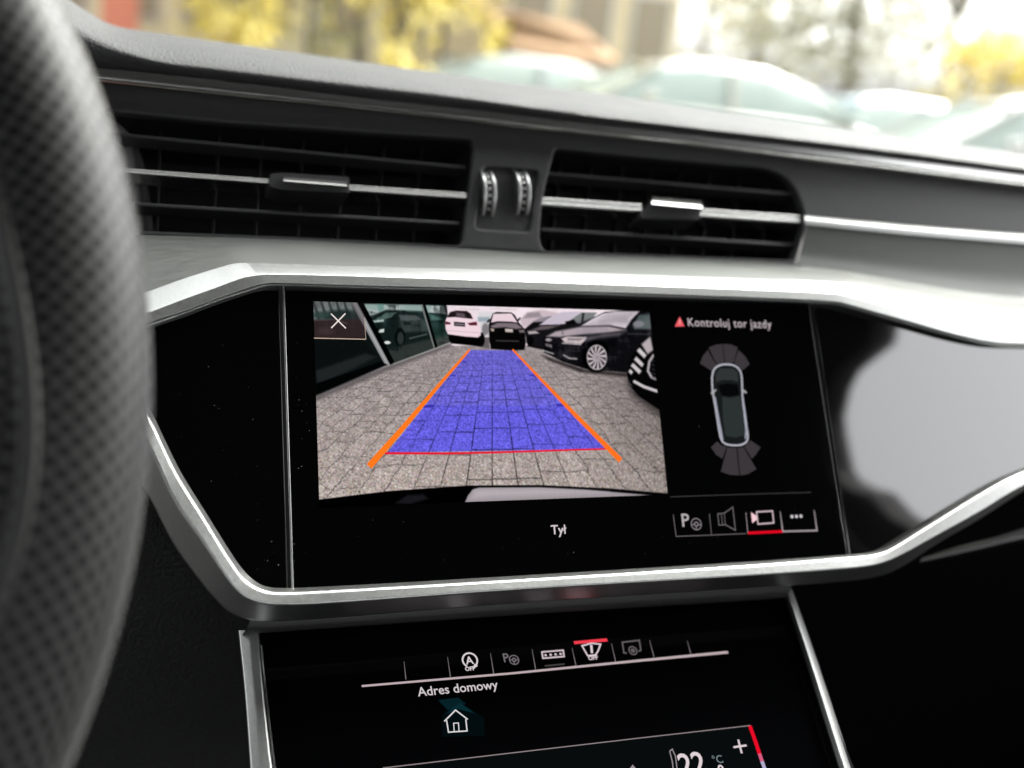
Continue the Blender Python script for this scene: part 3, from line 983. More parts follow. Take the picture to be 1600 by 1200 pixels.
P_([(1094, 190), (1120, 182), (1205, 184), (1196, 200), (1180, 214), (1110, 208)], (206, 190, 192), 1, 5)
P_([(1120, 188), (1190, 190), (1176, 200), (1124, 198)], (120, 112, 118), .8, 6)
L_([(1100, 210), (1178, 216)], 5, (216, 208, 210), .9, 5)
P_([(1020, 186), (1060, 184), (1092, 196), (1096, 214), (1030, 208)], (26, 24, 27), 1, 5)
E_(1040, 196, 14, 7, (190, 184, 188), .9, .5)
P_([(1026, 210), (1054, 218), (1054, 232), (1026, 222)], (130, 124, 130), 1, 4)
L_([(1016, 242), (1060, 256)], 5, (196, 190, 192), .9, 5)
L_([(1105, 262), (1130, 276), (1160, 278)], 6, (190, 184, 186), .9, 5)
P_([(1385, 135), (1400, 130), (1410, 150), (1440, 150), (1440, 164), (1392, 160)], (24, 24, 26), 1, 4)
E_(1428, 128, 24, 13, (128, 130, 136), 1, .3)
L_([(1380, 170), (1480, 172)], 4, (84, 84, 90), .7, 6)
E_(1246, 268, 60, 70, (8, 8, 9), 1, .12)
E_(1248, 272, 43, 54, (206, 196, 200), 1, .08)
for k_ in range(12):
    a_ = k_ * math.pi / 6 + .12
    P_([(1248 + 9 * math.cos(a_ - .5), 272 + 12 * math.sin(a_ - .5)), (1248 + 40 * math.cos(a_ - .13), 272 + 50 * math.sin(a_ - .13)), (1248 + 40 * math.cos(a_ + .20), 272 + 50 * math.sin(a_ + .20))], (58, 50, 54), .92, 3)
E_(1248, 272, 9, 11, (150, 140, 146), .9, .3)
sm = np.clip(0.5 - sd_poly([(1020, 180), (1180, 136), (1300, 80), (1600, 70), (1600, 350), (1200, 320), (1020, 250)]) / 6, 0, 1)
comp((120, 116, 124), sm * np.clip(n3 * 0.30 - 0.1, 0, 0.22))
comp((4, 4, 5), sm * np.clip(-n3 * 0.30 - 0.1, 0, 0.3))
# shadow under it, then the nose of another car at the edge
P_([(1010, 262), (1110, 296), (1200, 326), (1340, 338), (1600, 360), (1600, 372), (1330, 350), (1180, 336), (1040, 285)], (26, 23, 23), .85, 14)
P_([(1380, 370), (1400, 330), (1440, 310), (1600, 300), (1600, 560), (1480, 500), (1400, 440)], (46, 42, 42), .75, 40)
P_([(1376, 345), (1392, 290), (1410, 245), (1440, 205), (1480, 175), (1560, 165), (1600, 170), (1600, 540), (1520, 500), (1430, 440), (1385, 390)], (12, 12, 13), 1, 5)
P_([(1440, 215), (1478, 182), (1490, 240), (1466, 258)], (180, 170, 174), 1, 8)
for q in ([(1420, 244), (1432, 230), (1462, 262), (1452, 276)], [(1408, 282), (1418, 268), (1450, 300), (1442, 314)], [(1394, 308), (1404, 296), (1440, 330), (1430, 344)], [(1384, 334), (1392, 322), (1404, 334), (1396, 346)]):
    P_(q, (214, 206, 208), .95, 5)
L_([(1492, 262), (1474, 290), (1468, 330), (1484, 358), (1530, 376)], 9, (186, 178, 182), 1, 5)
for k_ in range(5):
    L_([(1486, 285 + 18 * k_), (1512, 296 + 18 * k_)], 4, (70, 68, 72), .8, 4)
L_([(1410, 376), (1450, 398), (1515, 420)], 12, (206, 198, 202), 1, 5)
P_([(1375, 350), (1388, 380), (1400, 398), (1388, 392)], (120, 116, 118), .8, 6)
# the tail of the car itself along the bottom edge
P_([(20, 888), (200, 866), (350, 848), (690, 824), (1000, 822), (1300, 836), (1600, 862), (1600, 980), (20, 980)], (8, 8, 9), 1, 4)
P_([(380, 900), (430, 866), (500, 862), (520, 880), (440, 905)], (34, 34, 38), .9, 14)
P_([(676, 905), (692, 868), (712, 842), (740, 833), (1000, 832), (1200, 842), (1600, 876), (1600, 900), (1000, 930), (676, 930)], (158, 150, 154), 1, 5)
P_([(720, 842), (1000, 838), (1300, 852), (1100, 862), (800, 872), (710, 880)], (192, 184, 190), .6, 24)
# darkened corner for the close button
P_([(15, 20), (250, 24), (250, 193), (20, 190)], (30, 22, 24), .30, 2)
img = np.clip(img + (n1 * 0.008)[..., None], 0, 1)
# push the cars and the paving towards what the panel shows: a little more contrast
img = np.clip((img - 0.5) * 1.06 + 0.495, 0, 1)
lin = np.where(img <= 0.04045, img / 12.92, ((img + 0.055) / 1.055) ** 2.4)

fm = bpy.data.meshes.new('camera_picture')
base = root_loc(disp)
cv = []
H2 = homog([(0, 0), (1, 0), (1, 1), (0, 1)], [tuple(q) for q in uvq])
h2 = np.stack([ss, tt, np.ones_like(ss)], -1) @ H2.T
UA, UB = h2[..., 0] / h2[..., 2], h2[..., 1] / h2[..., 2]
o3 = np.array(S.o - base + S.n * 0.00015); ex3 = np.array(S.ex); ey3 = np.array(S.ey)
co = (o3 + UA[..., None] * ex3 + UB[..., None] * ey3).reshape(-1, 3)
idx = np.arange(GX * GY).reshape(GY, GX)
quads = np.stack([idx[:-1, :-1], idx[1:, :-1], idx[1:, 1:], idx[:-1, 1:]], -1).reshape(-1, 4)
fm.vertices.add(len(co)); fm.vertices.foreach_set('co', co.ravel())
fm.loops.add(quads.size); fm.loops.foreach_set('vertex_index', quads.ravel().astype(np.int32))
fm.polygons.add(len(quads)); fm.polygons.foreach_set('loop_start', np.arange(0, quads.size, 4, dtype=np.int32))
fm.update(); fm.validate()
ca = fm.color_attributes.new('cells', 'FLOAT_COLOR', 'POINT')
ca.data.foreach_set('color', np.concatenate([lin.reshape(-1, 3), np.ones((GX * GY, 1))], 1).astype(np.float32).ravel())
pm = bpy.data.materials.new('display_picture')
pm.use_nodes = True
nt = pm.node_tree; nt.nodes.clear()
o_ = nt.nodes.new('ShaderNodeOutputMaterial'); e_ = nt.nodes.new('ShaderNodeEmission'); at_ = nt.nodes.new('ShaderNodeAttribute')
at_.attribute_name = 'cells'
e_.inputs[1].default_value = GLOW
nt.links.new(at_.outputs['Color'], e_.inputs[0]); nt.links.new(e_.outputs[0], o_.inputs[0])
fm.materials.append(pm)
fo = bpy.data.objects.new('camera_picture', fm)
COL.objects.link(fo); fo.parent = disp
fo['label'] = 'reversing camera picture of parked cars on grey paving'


def F(x, y):                                    # picture units -> sighted units
    return (480 + x * 0.3625, 460 + y * 0.3625)


h1 = 0.00028
Icon(S, h1).line([F(700, 238), F(560, 400), F(400, 590), F(266, 742)], [3.2, 5.2, 7.6, 9.6]).make('guide_line', (255, 122, 28), fo)
Icon(S, h1).line([F(884, 238), F(1000, 360), F(1160, 526), F(1350, 716)], [3.0, 4.6, 7.0, 9.0]).make('guide_line', (255, 116, 28), fo)
Icon(S, h1 - .00006).line([F(334, 685), F(600, 686), F(800, 682), F(1288, 666)], [3.8, 3.6, 3.4, 3.0]).make('stop_line', (226, 34, 58), fo)
Icon(S, h1).line([F(102, 84), F(166, 147)], 1.7).line([F(164, 83), F(103, 146)], 1.7).make('close_cross', (255, 240, 236), fo)
Icon(S, h1).line([F(29, 189), F(252, 194)], 1.2).line([F(252, 194), F(249, 150), F(247, 100)], 0.6).make('close_button_edge', (215, 190, 170), fo)

WHT = (226, 214, 218)
Icon(S, h1).fill([(1061.5, 495), (1069, 510), (1054, 510.5)]).make('warning_triangle', (238, 96, 104), disp)
Icon(S, h1 + .0001).line([(1061.6, 500), (1061.8, 505.2)], 1.2).line([(1061.9, 506.5), (1061.9, 508)], 1.2).make('warning_mark', (250, 190, 190), disp)
Icon(S, h1).text('Kontroluj tor jazdy', 1074, 509.8, 18.6, 0.0, 1.08, 0.93).make('warning_text', (205, 192, 196), disp)
Icon(S, h1).text('Tył', 861, 835, 20.5, 0.006).make('view_name', WHT, disp)
Icon(S, h1).line([(1047, 776.5), (1160, 772.5), (1267, 769.5)], 0.9).make('divider_line', (72, 70, 72), disp)


# parking sensor fans: each sector drawn by itself
def fan(cx, cy, r0, r1, a0, a1, sy=1.0, tilt=0.0):
    pts = []
    for k in range(9):
        a = math.radians(a0 + (a1 - a0) * k / 8)
        pts.append((cx + r1 * math.sin(a), cy - sy * r1 * math.cos(a)))
    for k in range(9):
        a = math.radians(a1 + (a0 - a1) * k / 8)
        pts.append((cx + r0 * math.sin(a), cy - sy * r0 * math.cos(a)))
    return pts


SEC = (60, 55, 58)
def sector(pts):
    Icon(S, h1 - .00008).fill(pts).make('sensor_sector', SEC, disp)


sector([(1107, 543), (1118, 539), (1128.5, 537.5), (1132, 569), (1122, 571), (1116, 563)])
sector([(1129.5, 537.5), (1142, 538.5), (1152.5, 543), (1146, 566), (1140, 570), (1133, 569)])
sector([(1105.5, 547), (1114.5, 563.5), (1120.5, 571), (1112, 580), (1106, 576), (1093.5, 568), (1098, 556)])
sector([(1153.5, 547), (1146.5, 567), (1157, 576), (1160, 579), (1171, 569), (1164, 557)])
sector([(1110.5, 699), (1120, 690), (1128, 697), (1135, 698), (1128.5, 717), (1119, 711)])
sector([(1136, 699), (1150.5, 700), (1154.5, 743), (1140, 742), (1126, 737)])
sector([(1152, 700), (1161, 698.5), (1181.5, 733), (1168, 741), (1156, 743)])
sector([(1162.5, 698), (1168, 692), (1172, 688), (1188, 699), (1181, 710), (1174.5, 717)])
car_out = spline([(1112, 590), (1115, 578), (1123, 571.5), (1135, 569.5), (1148, 572), (1156, 580), (1158.5, 592), (1160, 625), (1164, 655), (1168, 680), (1166, 690), (1158, 695), (1147, 696),
                  (1134, 694), (1127, 688), (1123, 672), (1118, 640), (1113, 610), (1112, 590)], 4)
Icon(S, h1 - .00004).fill(car_out[:-1]).make('vehicle_body', (24, 27, 28), disp)
Icon(S, h1).line(car_out[:-1], 2.8, True).make('vehicle_outline', (178, 178, 188), disp)
Icon(S, h1).line([(1117, 620), (1121, 650), (1126, 676), (1129, 688)], [1.5, 4.2, 4.5, 2]).make('vehicle_flank', (150, 152, 166), disp)
Icon(S, h1).line([(1160, 618), (1163, 645), (1166, 672), (1164, 686)], [1.5, 4.2, 4.5, 2]).make('vehicle_flank', (150, 152, 166), disp)
Icon(S, h1).line([(1118.5, 609), (1113, 613.5), (1110.5, 615.5)], [2, 4.5, 2]).make('vehicle_mirror', (160, 160, 164), disp)
Icon(S, h1).line([(1158, 609), (1163, 612), (1166, 614)], [2, 4.5, 2]).make('vehicle_mirror', (160, 160, 164), disp)
Icon(S, h1).fill([(1118, 598), (1128, 594), (1143, 594), (1153, 597), (1152, 582), (1145, 576), (1124, 576), (1118, 584)]).make('vehicle_bonnet', (48, 52, 53), disp)
Icon(S, h1).fill([(1121, 602), (1136, 599), (1152, 601), (1155, 617), (1140, 620), (1127, 618)]).make('vehicle_windscreen', (6, 7, 8), disp)
Icon(S, h1).fill([(1128, 620), (1140, 622), (1156, 619), (1161, 650), (1163, 680), (1148, 684), (1133, 681), (1129, 652)]).make('vehicle_roof', (44, 50, 50), disp)

# lower right buttons
def buttons():
    Icon(S, h1).line([(1051.5, 804), (1056, 838.2), (1110, 836.2), (1165, 833.8)], 1.1).line([(1108, 803), (1111.5, 836)], 0.9).make('button_edge', (112, 106, 110), disp)
    Icon(S, h1).line([(1165, 801), (1168, 833)], 0.9).line([(1218.5, 799), (1222.5, 830.5), (1276, 829), (1271.5, 797)], [0.8, 2.4, 2.4, 1.0]).make('button_edge', (165, 155, 160), disp)
    Icon(S, h1 + .0001).line([(1168, 833), (1222, 830.5)], 4.2).make('active_bar', (222, 10, 34), disp)
    i = Icon(S, h1).text('P', 1064.5, 823, 29, 0.012)
    i.make('parking_letter', (178, 170, 174), disp)
    i = Icon(S, h1).arc(1087.5, 819, 8.8, 1.8).arc(1087.5, 819, 3.0, 2.2)
    for a in (-170, -10, 90 + 180):
        i.line([(1087.5 + 3 * math.cos(math.radians(a)), 819 - 3 * math.sin(math.radians(a))), (1087.5 + 8.5 * math.cos(math.radians(a)), 819 - 8.5 * math.sin(math.radians(a)))], 2.0)
    i.make('steering_symbol', (120, 114, 118), disp)
    Icon(S, h1).line([(1121, 803), (1131, 802), (1144.5, 792.5), (1148.5, 828.5), (1133, 820), (1123, 820.5)], 1.6, True).line([(1126.5, 802.5), (1128.5, 820)], 1.1).line([(1131, 802), (1133, 820)], 1.0).make('speaker_symbol', (104, 100, 102), disp)
    Icon(S, h1).line([(1181.5, 800), (1206.5, 798.5), (1208.5, 817), (1184, 819)], 2.0, True).make('camera_symbol', (212, 190, 198), disp)
    Icon(S, h1).fill([(1173, 800.5), (1175, 817.5), (1182.5, 811.5), (1181, 806)]).make('camera_lens', (248, 206, 214), disp)
    i = Icon(S, h1)
    for x, y in ((1237, 807.3), (1244, 807), (1251, 806.6)):
        i.disc(x, y, 2.7)
    i.make('menu_dots', (206, 200, 204), disp)


buttons()

# dust on the gloss: a scatter of specks too fine to count
def dust(parent, regions, count, seed):
    r = random.Random(seed)
    vs_, fs = [], []
    for _ in range(count):
        x0, y0, x1, y1 = r.choice(regions)
        px, py = r.uniform(x0, x1), r.uniform(y0, y1)
        c = S.at(px, py, 0.0002)
        q = r.choice([0.00008, 0.00010, 0.00012, 0.00019])
        b = len(vs_)
        a0 = r.uniform(0, 3)
        for k in range(5):
            a = a0 + k * 2 * math.pi / 5
            rr = q * r.uniform(.6, 1.3)
            vs_.append(c + XA * rr * math.cos(a) + VA * rr * math.sin(a))
        vs_.append(c + S.n * q * 0.8)
        fs += [(b + k, b + (k + 1) % 5, b + 5) for k in range(5)]
    put('dust', vs_, fs, M['dust'], parent, kind='stuff')


dust(blank, [(250, 520, 435, 620), (330, 620, 440, 890), (280, 560, 440, 760), (400, 780, 445, 900)], 26, 3)
dust(disp, [(460, 800, 1040, 880), (1060, 520, 1260, 760), (458, 460, 485, 880), (1230, 560, 1300, 860), (800, 830, 1320, 870)], 44, 4)

# ================================================================== LOWER CONSOLE
low = thing('lower_display', 'lower touch display with shortcut row and climate controls', 'display', LOW.at(850, 1180))
G0 = [(404, 960), (1228, 925), (1420, 1420), (440, 1500)]
prism('display_glass', [LOW.at(x, y) for x, y in G0], -LOW.n, 0.004, M['glass_low'], low, 0.0006)
hl = 0.0003
# teal haze of the lit map behind the house symbol, and the dim lit field
Icon(LOW, 0.00008).fill([(712, 1093), (757, 1122), (757, 1150), (690, 1152), (690, 1118)]).make('home_field', (3, 12, 14), low)
Icon(LOW, 0.00012).fill([(684, 1094), (716, 1090), (728, 1100), (700, 1110)]).make('home_glow', (6, 32, 38), low)
Icon(LOW, 0.00014).fill([(718, 1098), (742, 1115), (716, 1108), (696, 1116)]).make('home_glow', (8, 42, 48), low)
Icon(LOW, hl).line([(565, 1072.5), (800, 1052.5), (1000, 1032.5), (1137, 1019.5)], [3.2, 3.4, 4.0, 4.6]).make('shelf_line', (190, 172, 176), low)
for (x0, y0, x1, y1) in ((631, 1034, 634, 1062), (699, 1027, 703.5, 1058), (766, 1021, 771, 1052.5), (831, 1015, 836.5, 1046), (893.5, 1013, 899.5, 1040), (955, 1006, 961.5, 1034), (1014.5, 1001, 1021.5, 1027), (1073.5, 1002, 1079, 1022)):
    Icon(LOW, hl).line([(x0, y0), (x1, y1)], [0.6, 1.5]).make('slot_line', (118, 110, 113), low)
# start-stop symbol
def ring_arrow():
    i = Icon(LOW, hl).arc(734, 1032, 11.0, 2.4, -60, 235, 28)
    i.fill([(738.5, 1045.5), (746.5, 1041), (741, 1037.5)])
    i.text('A', 728.6, 1038.5, 17, 0.014)
    i.text('OFF', 727, 1048.8, 8.6, 0.03)
    i.make('start_stop_symbol', (222, 212, 216), low)


ring_arrow()
i = Icon(LOW, hl).text('P', 786.5, 1035, 19, 0.012).arc(803, 1031.5, 7.0, 1.6).arc(803, 1031.5, 2.5, 2.0)
for a in (180, 0, 270):
    i.line([(803 + 2.5 * math.cos(math.radians(a)), 1031.5 - 2.5 * math.sin(math.radians(a))), (803 + 7 * math.cos(math.radians(a)), 1031.5 - 7 * math.sin(math.radians(a)))], 1.6)
i.make('parking_symbol', (112, 106, 110), low)
i = Icon(LOW, hl).line([(846.5, 1019.2), (879.5, 1016.5), (881, 1026.2), (848, 1029)], 2.4, True)
for k in range(4):
    i.disc(852.2 + 7.8 * k, 1024.2 - 0.66 * k, 2.0, 10)
i.make('camera_row_symbol', (205, 190, 196), low)
Icon(LOW, hl).line([(851, 1041), (882, 1038)], 2.2).make('symbol_underline', (70, 66, 68), low)
Icon(LOW, hl).line([(896.5, 1004.8), (948.5, 1000.2)], 4.6).make('active_bar', (240, 62, 78), low)
i = Icon(LOW, hl).line([(909, 1009.5), (924, 1005.5), (938, 1007), (934, 1018), (930, 1024), (918, 1025), (914.5, 1019)], 2.2, True).line([(923.5, 1008), (924.5, 1021)], 3.4).text('OFF', 919.5, 1031.8, 8.6, 0.035)
i.make('windscreen_symbol', (222, 206, 212), low)
i = Icon(LOW, hl).line([(979, 1021), (974.5, 1020.5), (972, 1004), (998.5, 1001), (1001, 1016.5), (997, 1018)], 2.2).arc(988.5, 1017, 6.0, 2.0).disc(988.5, 1017, 3.4)
i.make('screen_symbol', (98, 92, 95), low)
Icon(LOW, hl).text('Adres domowy', 653.5, 1088.5, 20.2, 0.008, 1.0, 1.0).make('home_text', (214, 204, 208), low)
Icon(LOW, hl).line([(694, 1127.5), (711.5, 1110), (730.5, 1124.5)], 2.0).line([(697.5, 1126), (700.5, 1144.5), (729.5, 1142.5), (727.5, 1124)], 1.9).line([(709.5, 1143.8), (708.5, 1130.5), (716, 1130), (717, 1143.2)], 1.5).make('house_symbol', (226, 222, 224), low)
# climate field along the bottom
Icon(LOW, 0.0001).fill([(600, 1202), (900, 1166), (1169, 1135), (1200, 1215), (1215, 1260), (605, 1290)]).make('climate_field', (8, 12, 13), low)
Icon(LOW, hl).line([(598, 1200.5), (760, 1181.5), (1000, 1153.5), (1172, 1134)], 1.5).make('climate_edge', (150, 138, 140), low)
Icon(LOW, hl + .0001).line([(1171, 1134.5), (1179, 1157), (1186, 1178)], 6.0).make('warm_bar', (236, 12, 40), low)
Icon(LOW, hl + .0001).line([(1186, 1178), (1190, 1190)], 6.0).make('warm_bar', (214, 92, 128), low)
Icon(LOW, hl + .0001).line([(1190, 1190), (1200, 1218)], 6.0).make('warm_bar', (176, 172, 205), low)
Icon(LOW, hl).line([(1145.5, 1168), (1166, 1165)], 3.0).line([(1153, 1156), (1158.5, 1177.5)], 3.0).make('plus_symbol', (226, 212, 216), low)
Icon(LOW, hl).text('22', 1065, 1212, 47, 0.014, 1.0, 0.98).make('temperature', (226, 212, 216), low)
Icon(LOW, hl).text('°C', 1114, 1194, 17, 0.004).make('degree_sign', (120, 134, 138), low)
Icon(LOW, hl).text('0', 1124, 1213, 24, 0.012).make('temperature', (226, 212, 216), low)
Icon(LOW, hl).line([(1046, 1174), (1050, 1171), (1055, 1182), (1058, 1206), (1066, 1216)], 1.8).line([(1046, 1174), (1050, 1190), (1053, 1215)], 1.8).make('seat_symbol', (150, 140, 144), low)
Icon(LOW, hl).fill([(983, 1202), (988, 1195), (994, 1202)]).make('fan_symbol', (150, 140, 144), low)

# dark lip of the housing that hangs over it
lip0 = resample([(392, 973), (430, 974), (800, 946), (1180, 921), (1238, 917)], 30)
lip1 = resample([(378, 992), (430, 988), (800, 962), (1180, 938), (1228, 934)], 30)
loft('console_lip', [[S.at(x, y - 8, -0.016) for x, y in lip0], [S.at(x, y, -0.0165) for x, y in mixr(lip0, lip1, .3)], [S.at(x, y, -0.0175) for x, y in mixr(lip0, lip1, .85)], [S.at(x, y, -0.021) for x, y in lip1], [S.at(x, y - 6, -0.04) for x, y in lip1]],
     M['satin'], low, 60)
# the two trim rails that flank it
def console_rail(label, e0, e1, hts, m):
    r_ = thing('console_rail', label, 'trim rail', LOW.at(*e0[-1]), 'console rails')
    a = [(x, y) for x, y in spline(e0, 6)]
    b = [(x, y) for x, y in spline(e1, 6)]
    rails_ = []
    for t, h in hts:
        rails_.append([LOW.at(x, y, h) for x, y in mixr(a, b, t)])
    loft('rail_body', rails_, m, r_, 40, 0.0005)
    return r_


rl_ = console_rail('wide dull silver rail left of the lower display', [(372, 985), (382, 1080), (391, 1200), (400, 1330)], [(405, 985), (413, 1080), (427, 1200), (444, 1330)],
                   [(0, -0.01), (0.02, 0.003), (0.5, 0.0048), (0.93, 0.0050), (1, 0.001), (1.0, -0.006)], M['alu'])
cl = [(408, 1008), (415, 1080), (429, 1200), (446, 1330)]
loft('bright_edge', [[LOW.at(x + d, y, h) for x, y in spline(cl, 6)] for d, h in ((-2.2, 0.0005), (-1.2, 0.0035), (1.2, 0.0035), (2.2, 0.0005))], M['chrome'], rl_, 40)
rr2 = console_rail('slim bright silver rail right of the lower display', [(1222, 920), (1262, 1045), (1310, 1200), (1352, 1330)], [(1237, 920), (1281, 1045), (1332, 1200), (1376, 1330)],
                   [(0, -0.004), (0.02, 0.003), (0.45, 0.006), (0.75, 0.004), (1, -0.004)], M['alu'])

# ================================================================== STEERING WHEEL
AX = Vector((0, -math.cos(math.radians(28)), math.sin(math.radians(28))))     # points at the driver
EY = AX.cross(XA)
DEP = 0.285
P0 = CAM + ray(235, 580) * DEP
R_OUT = 0.2265 * DEP / 0.28
WC = P0 - XA * (0.2270 * DEP / 0.28) + EY * (-0.0008)
TR = 0.0215                                     # tube radius
wheel = thing('steering_wheel', 'black perforated leather steering wheel rim in the left foreground', 'steering wheel', WC - EY * R_OUT)
lm = mat('perforated_leather', (0.034, 0.034, 0.035), 0.48, spec=0.28)
nt = lm.node_tree
bs = nt.nodes['Principled BSDF']
uvn = nt.nodes.new('ShaderNodeUVMap'); uvn.uv_map = 'UVMap'
vo = nt.nodes.new('ShaderNodeTexVoronoi'); vo.voronoi_dimensions = '2D'; vo.inputs['Scale'].default_value = 1.0
vo.inputs['Randomness'].default_value = 0.0
mpn = nt.nodes.new('ShaderNodeMapping'); mpn.inputs['Rotation'].default_value = (0, 0, math.radians(45))
nt.links.new(uvn.outputs[0], mpn.inputs[0]); nt.links.new(mpn.outputs[0], vo.inputs['Vector'])
rp = nt.nodes.new('ShaderNodeMapRange')
rp.inputs[1].default_value = 0.22; rp.inputs[2].default_value = 0.38; rp.inputs[3].default_value = 1; rp.inputs[4].default_value = 0
nt.links.new(vo.outputs['Distance'], rp.inputs[0])
mc = nt.nodes.new('ShaderNodeMix'); mc.data_type = 'RGBA'
mc.inputs['A'].default_value = (0.001, 0.001, 0.001, 1); mc.inputs['B'].default_value = (0.095, 0.095, 0.096, 1)
bs.inputs['Sheen Weight'].default_value = 0.13; bs.inputs['Sheen Roughness'].default_value = 0.35
nt.links.new(rp.outputs[0], mc.inputs['Factor']); nt.links.new(mc.outputs['Result'], bs.inputs['Base Color'])
bp = nt.nodes.new('ShaderNodeBump'); bp.inputs['Strength'].default_value = 0.25; bp.inputs['Distance'].default_value = 0.0006
nt.links.new(rp.outputs[0], bp.inputs['Height']); nt.links.new(bp.outputs[0], bs.inputs['Normal'])
M['perf'] = lm
NW, NC = 240, 40
PITCH = 0.0039


def rim_point(i, j):
    th = 2 * math.pi * i / NW - math.pi
    ph = 2 * math.pi * j / NC
    d = XA * math.cos(th) + EY * math.sin(th)
    # a thumb swell on the inner front side near the spokes
    sw = math.exp(-((math.degrees(th) + 12) / 13.0) ** 2) + math.exp(-((abs(math.degrees(th)) - 168) / 13.0) ** 2)
    inner = max(0.0, math.cos(ph - math.radians(150))) ** 3
    r = TR * (1.0 + 0.32 * sw * inner)
    r *= 1.0 + 0.045 * math.cos(2 * ph)
    return WC + d * (R_OUT - TR) + d * r * math.cos(ph) + AX * r * 1.05 * math.sin(ph)


verts, faces, uvs = [], [], []
for i in range(NW + 1):
    for j in range(NC + 1):
        verts.append(rim_point(i, j)); uvs.append((i / NW * 2 * math.pi * R_OUT / PITCH, j / NC * 2 * math.pi * TR / PITCH))
for i in range(NW):
    for j in range(NC):
        a = i * (NC + 1) + j
        faces.append((a, a + 1, a + NC + 2, a + NC + 1))
put('rim', verts, faces, M['perf'], wheel, 180, uvs=uvs)
# stitched seam along the inner front edge of the rim
rows = []
for k in range(8):
    a = k * 2 * math.pi / 8
    row = []
    for i in range(NW + 1):
        th = 2 * math.pi * i / NW - math.pi
        d = XA * math.cos(th) + EY * math.sin(th)
        dg_ = 99 + 22 * (1 - math.exp(-((math.degrees(th) + 10) / 16.0) ** 2))
        sp = math.radians(dg_)
        jf = dg_ / 360 * NC
        base_ = rim_point(i, jf)
        o1 = (d * math.cos(sp) + AX * math.sin(sp)).normalized(); o2 = (-d * math.sin(sp) + AX * math.cos(sp)).normalized()
        row.append(base_ + o1 * 0.0011 * math.cos(a) + o2 * 0.0024 * math.sin(a))
    rows.append(row)
loft('seam', rows, mat('seam_leather', (0.03, 0.03, 0.03), 0.55), wheel, 180, close=True)
# spokes and hub, out of the frame to the left
for s_ in (-1, 1):
    c0_ = WC + XA * s_ * 0.06 - AX * 0.02
    c1_ = WC + XA * s_ * (R_OUT - TR * 1.6) - EY * 0.03
    bar('spoke', c0_ - EY * 0.02, c1_, EY, AX, 0.018, 0.040, M['satin'], wheel, 0.004)
hubp = [WC - AX * 0.02 + XA * 0.075 * math.cos(k * math.pi / 16) + EY * 0.065 * math.sin(k * math.pi / 16) for k in range(32)]
prism('hub', hubp, AX, 0.03, M['satin'], wheel, 0.006)

# ================================================================== OUTSIDE
asph = mat('asphalt', (0.11, 0.105, 0.10), 0.85, noise=(3, .2, .05, ONE))
put('ground', [(-80, -60, 0), (80, -60, 0), (80, 140, 0), (-80, 140, 0)], [(0, 1, 2, 3)], asph, None, kind='structure')


def gnd(px, dist):                              # point on a sight line at a given distance ahead
    r = ray(px, 100)
    k = dist / r.y
    p = CAM + r * k
    return Vector((p.x, p.y, 0))


def zat(px, py, dist):
    r = ray(px, py)
    return (CAM + r * (dist / r.y)).z


glassm = mat('car_glass', (0.38, 0.45, 0.41), 0.15, ior=1.5)  # pale base colour stands in for haze and glare on the panes
tyre = mat('tyre', (0.02, 0.02, 0.02), 0.8)
rimm = mat('alloy_rim', (0.5, 0.5, 0.5), 0.3, metal=1.0)
lampm = mat('lamp_glass', (0.6, 0.6, 0.62), 0.1)


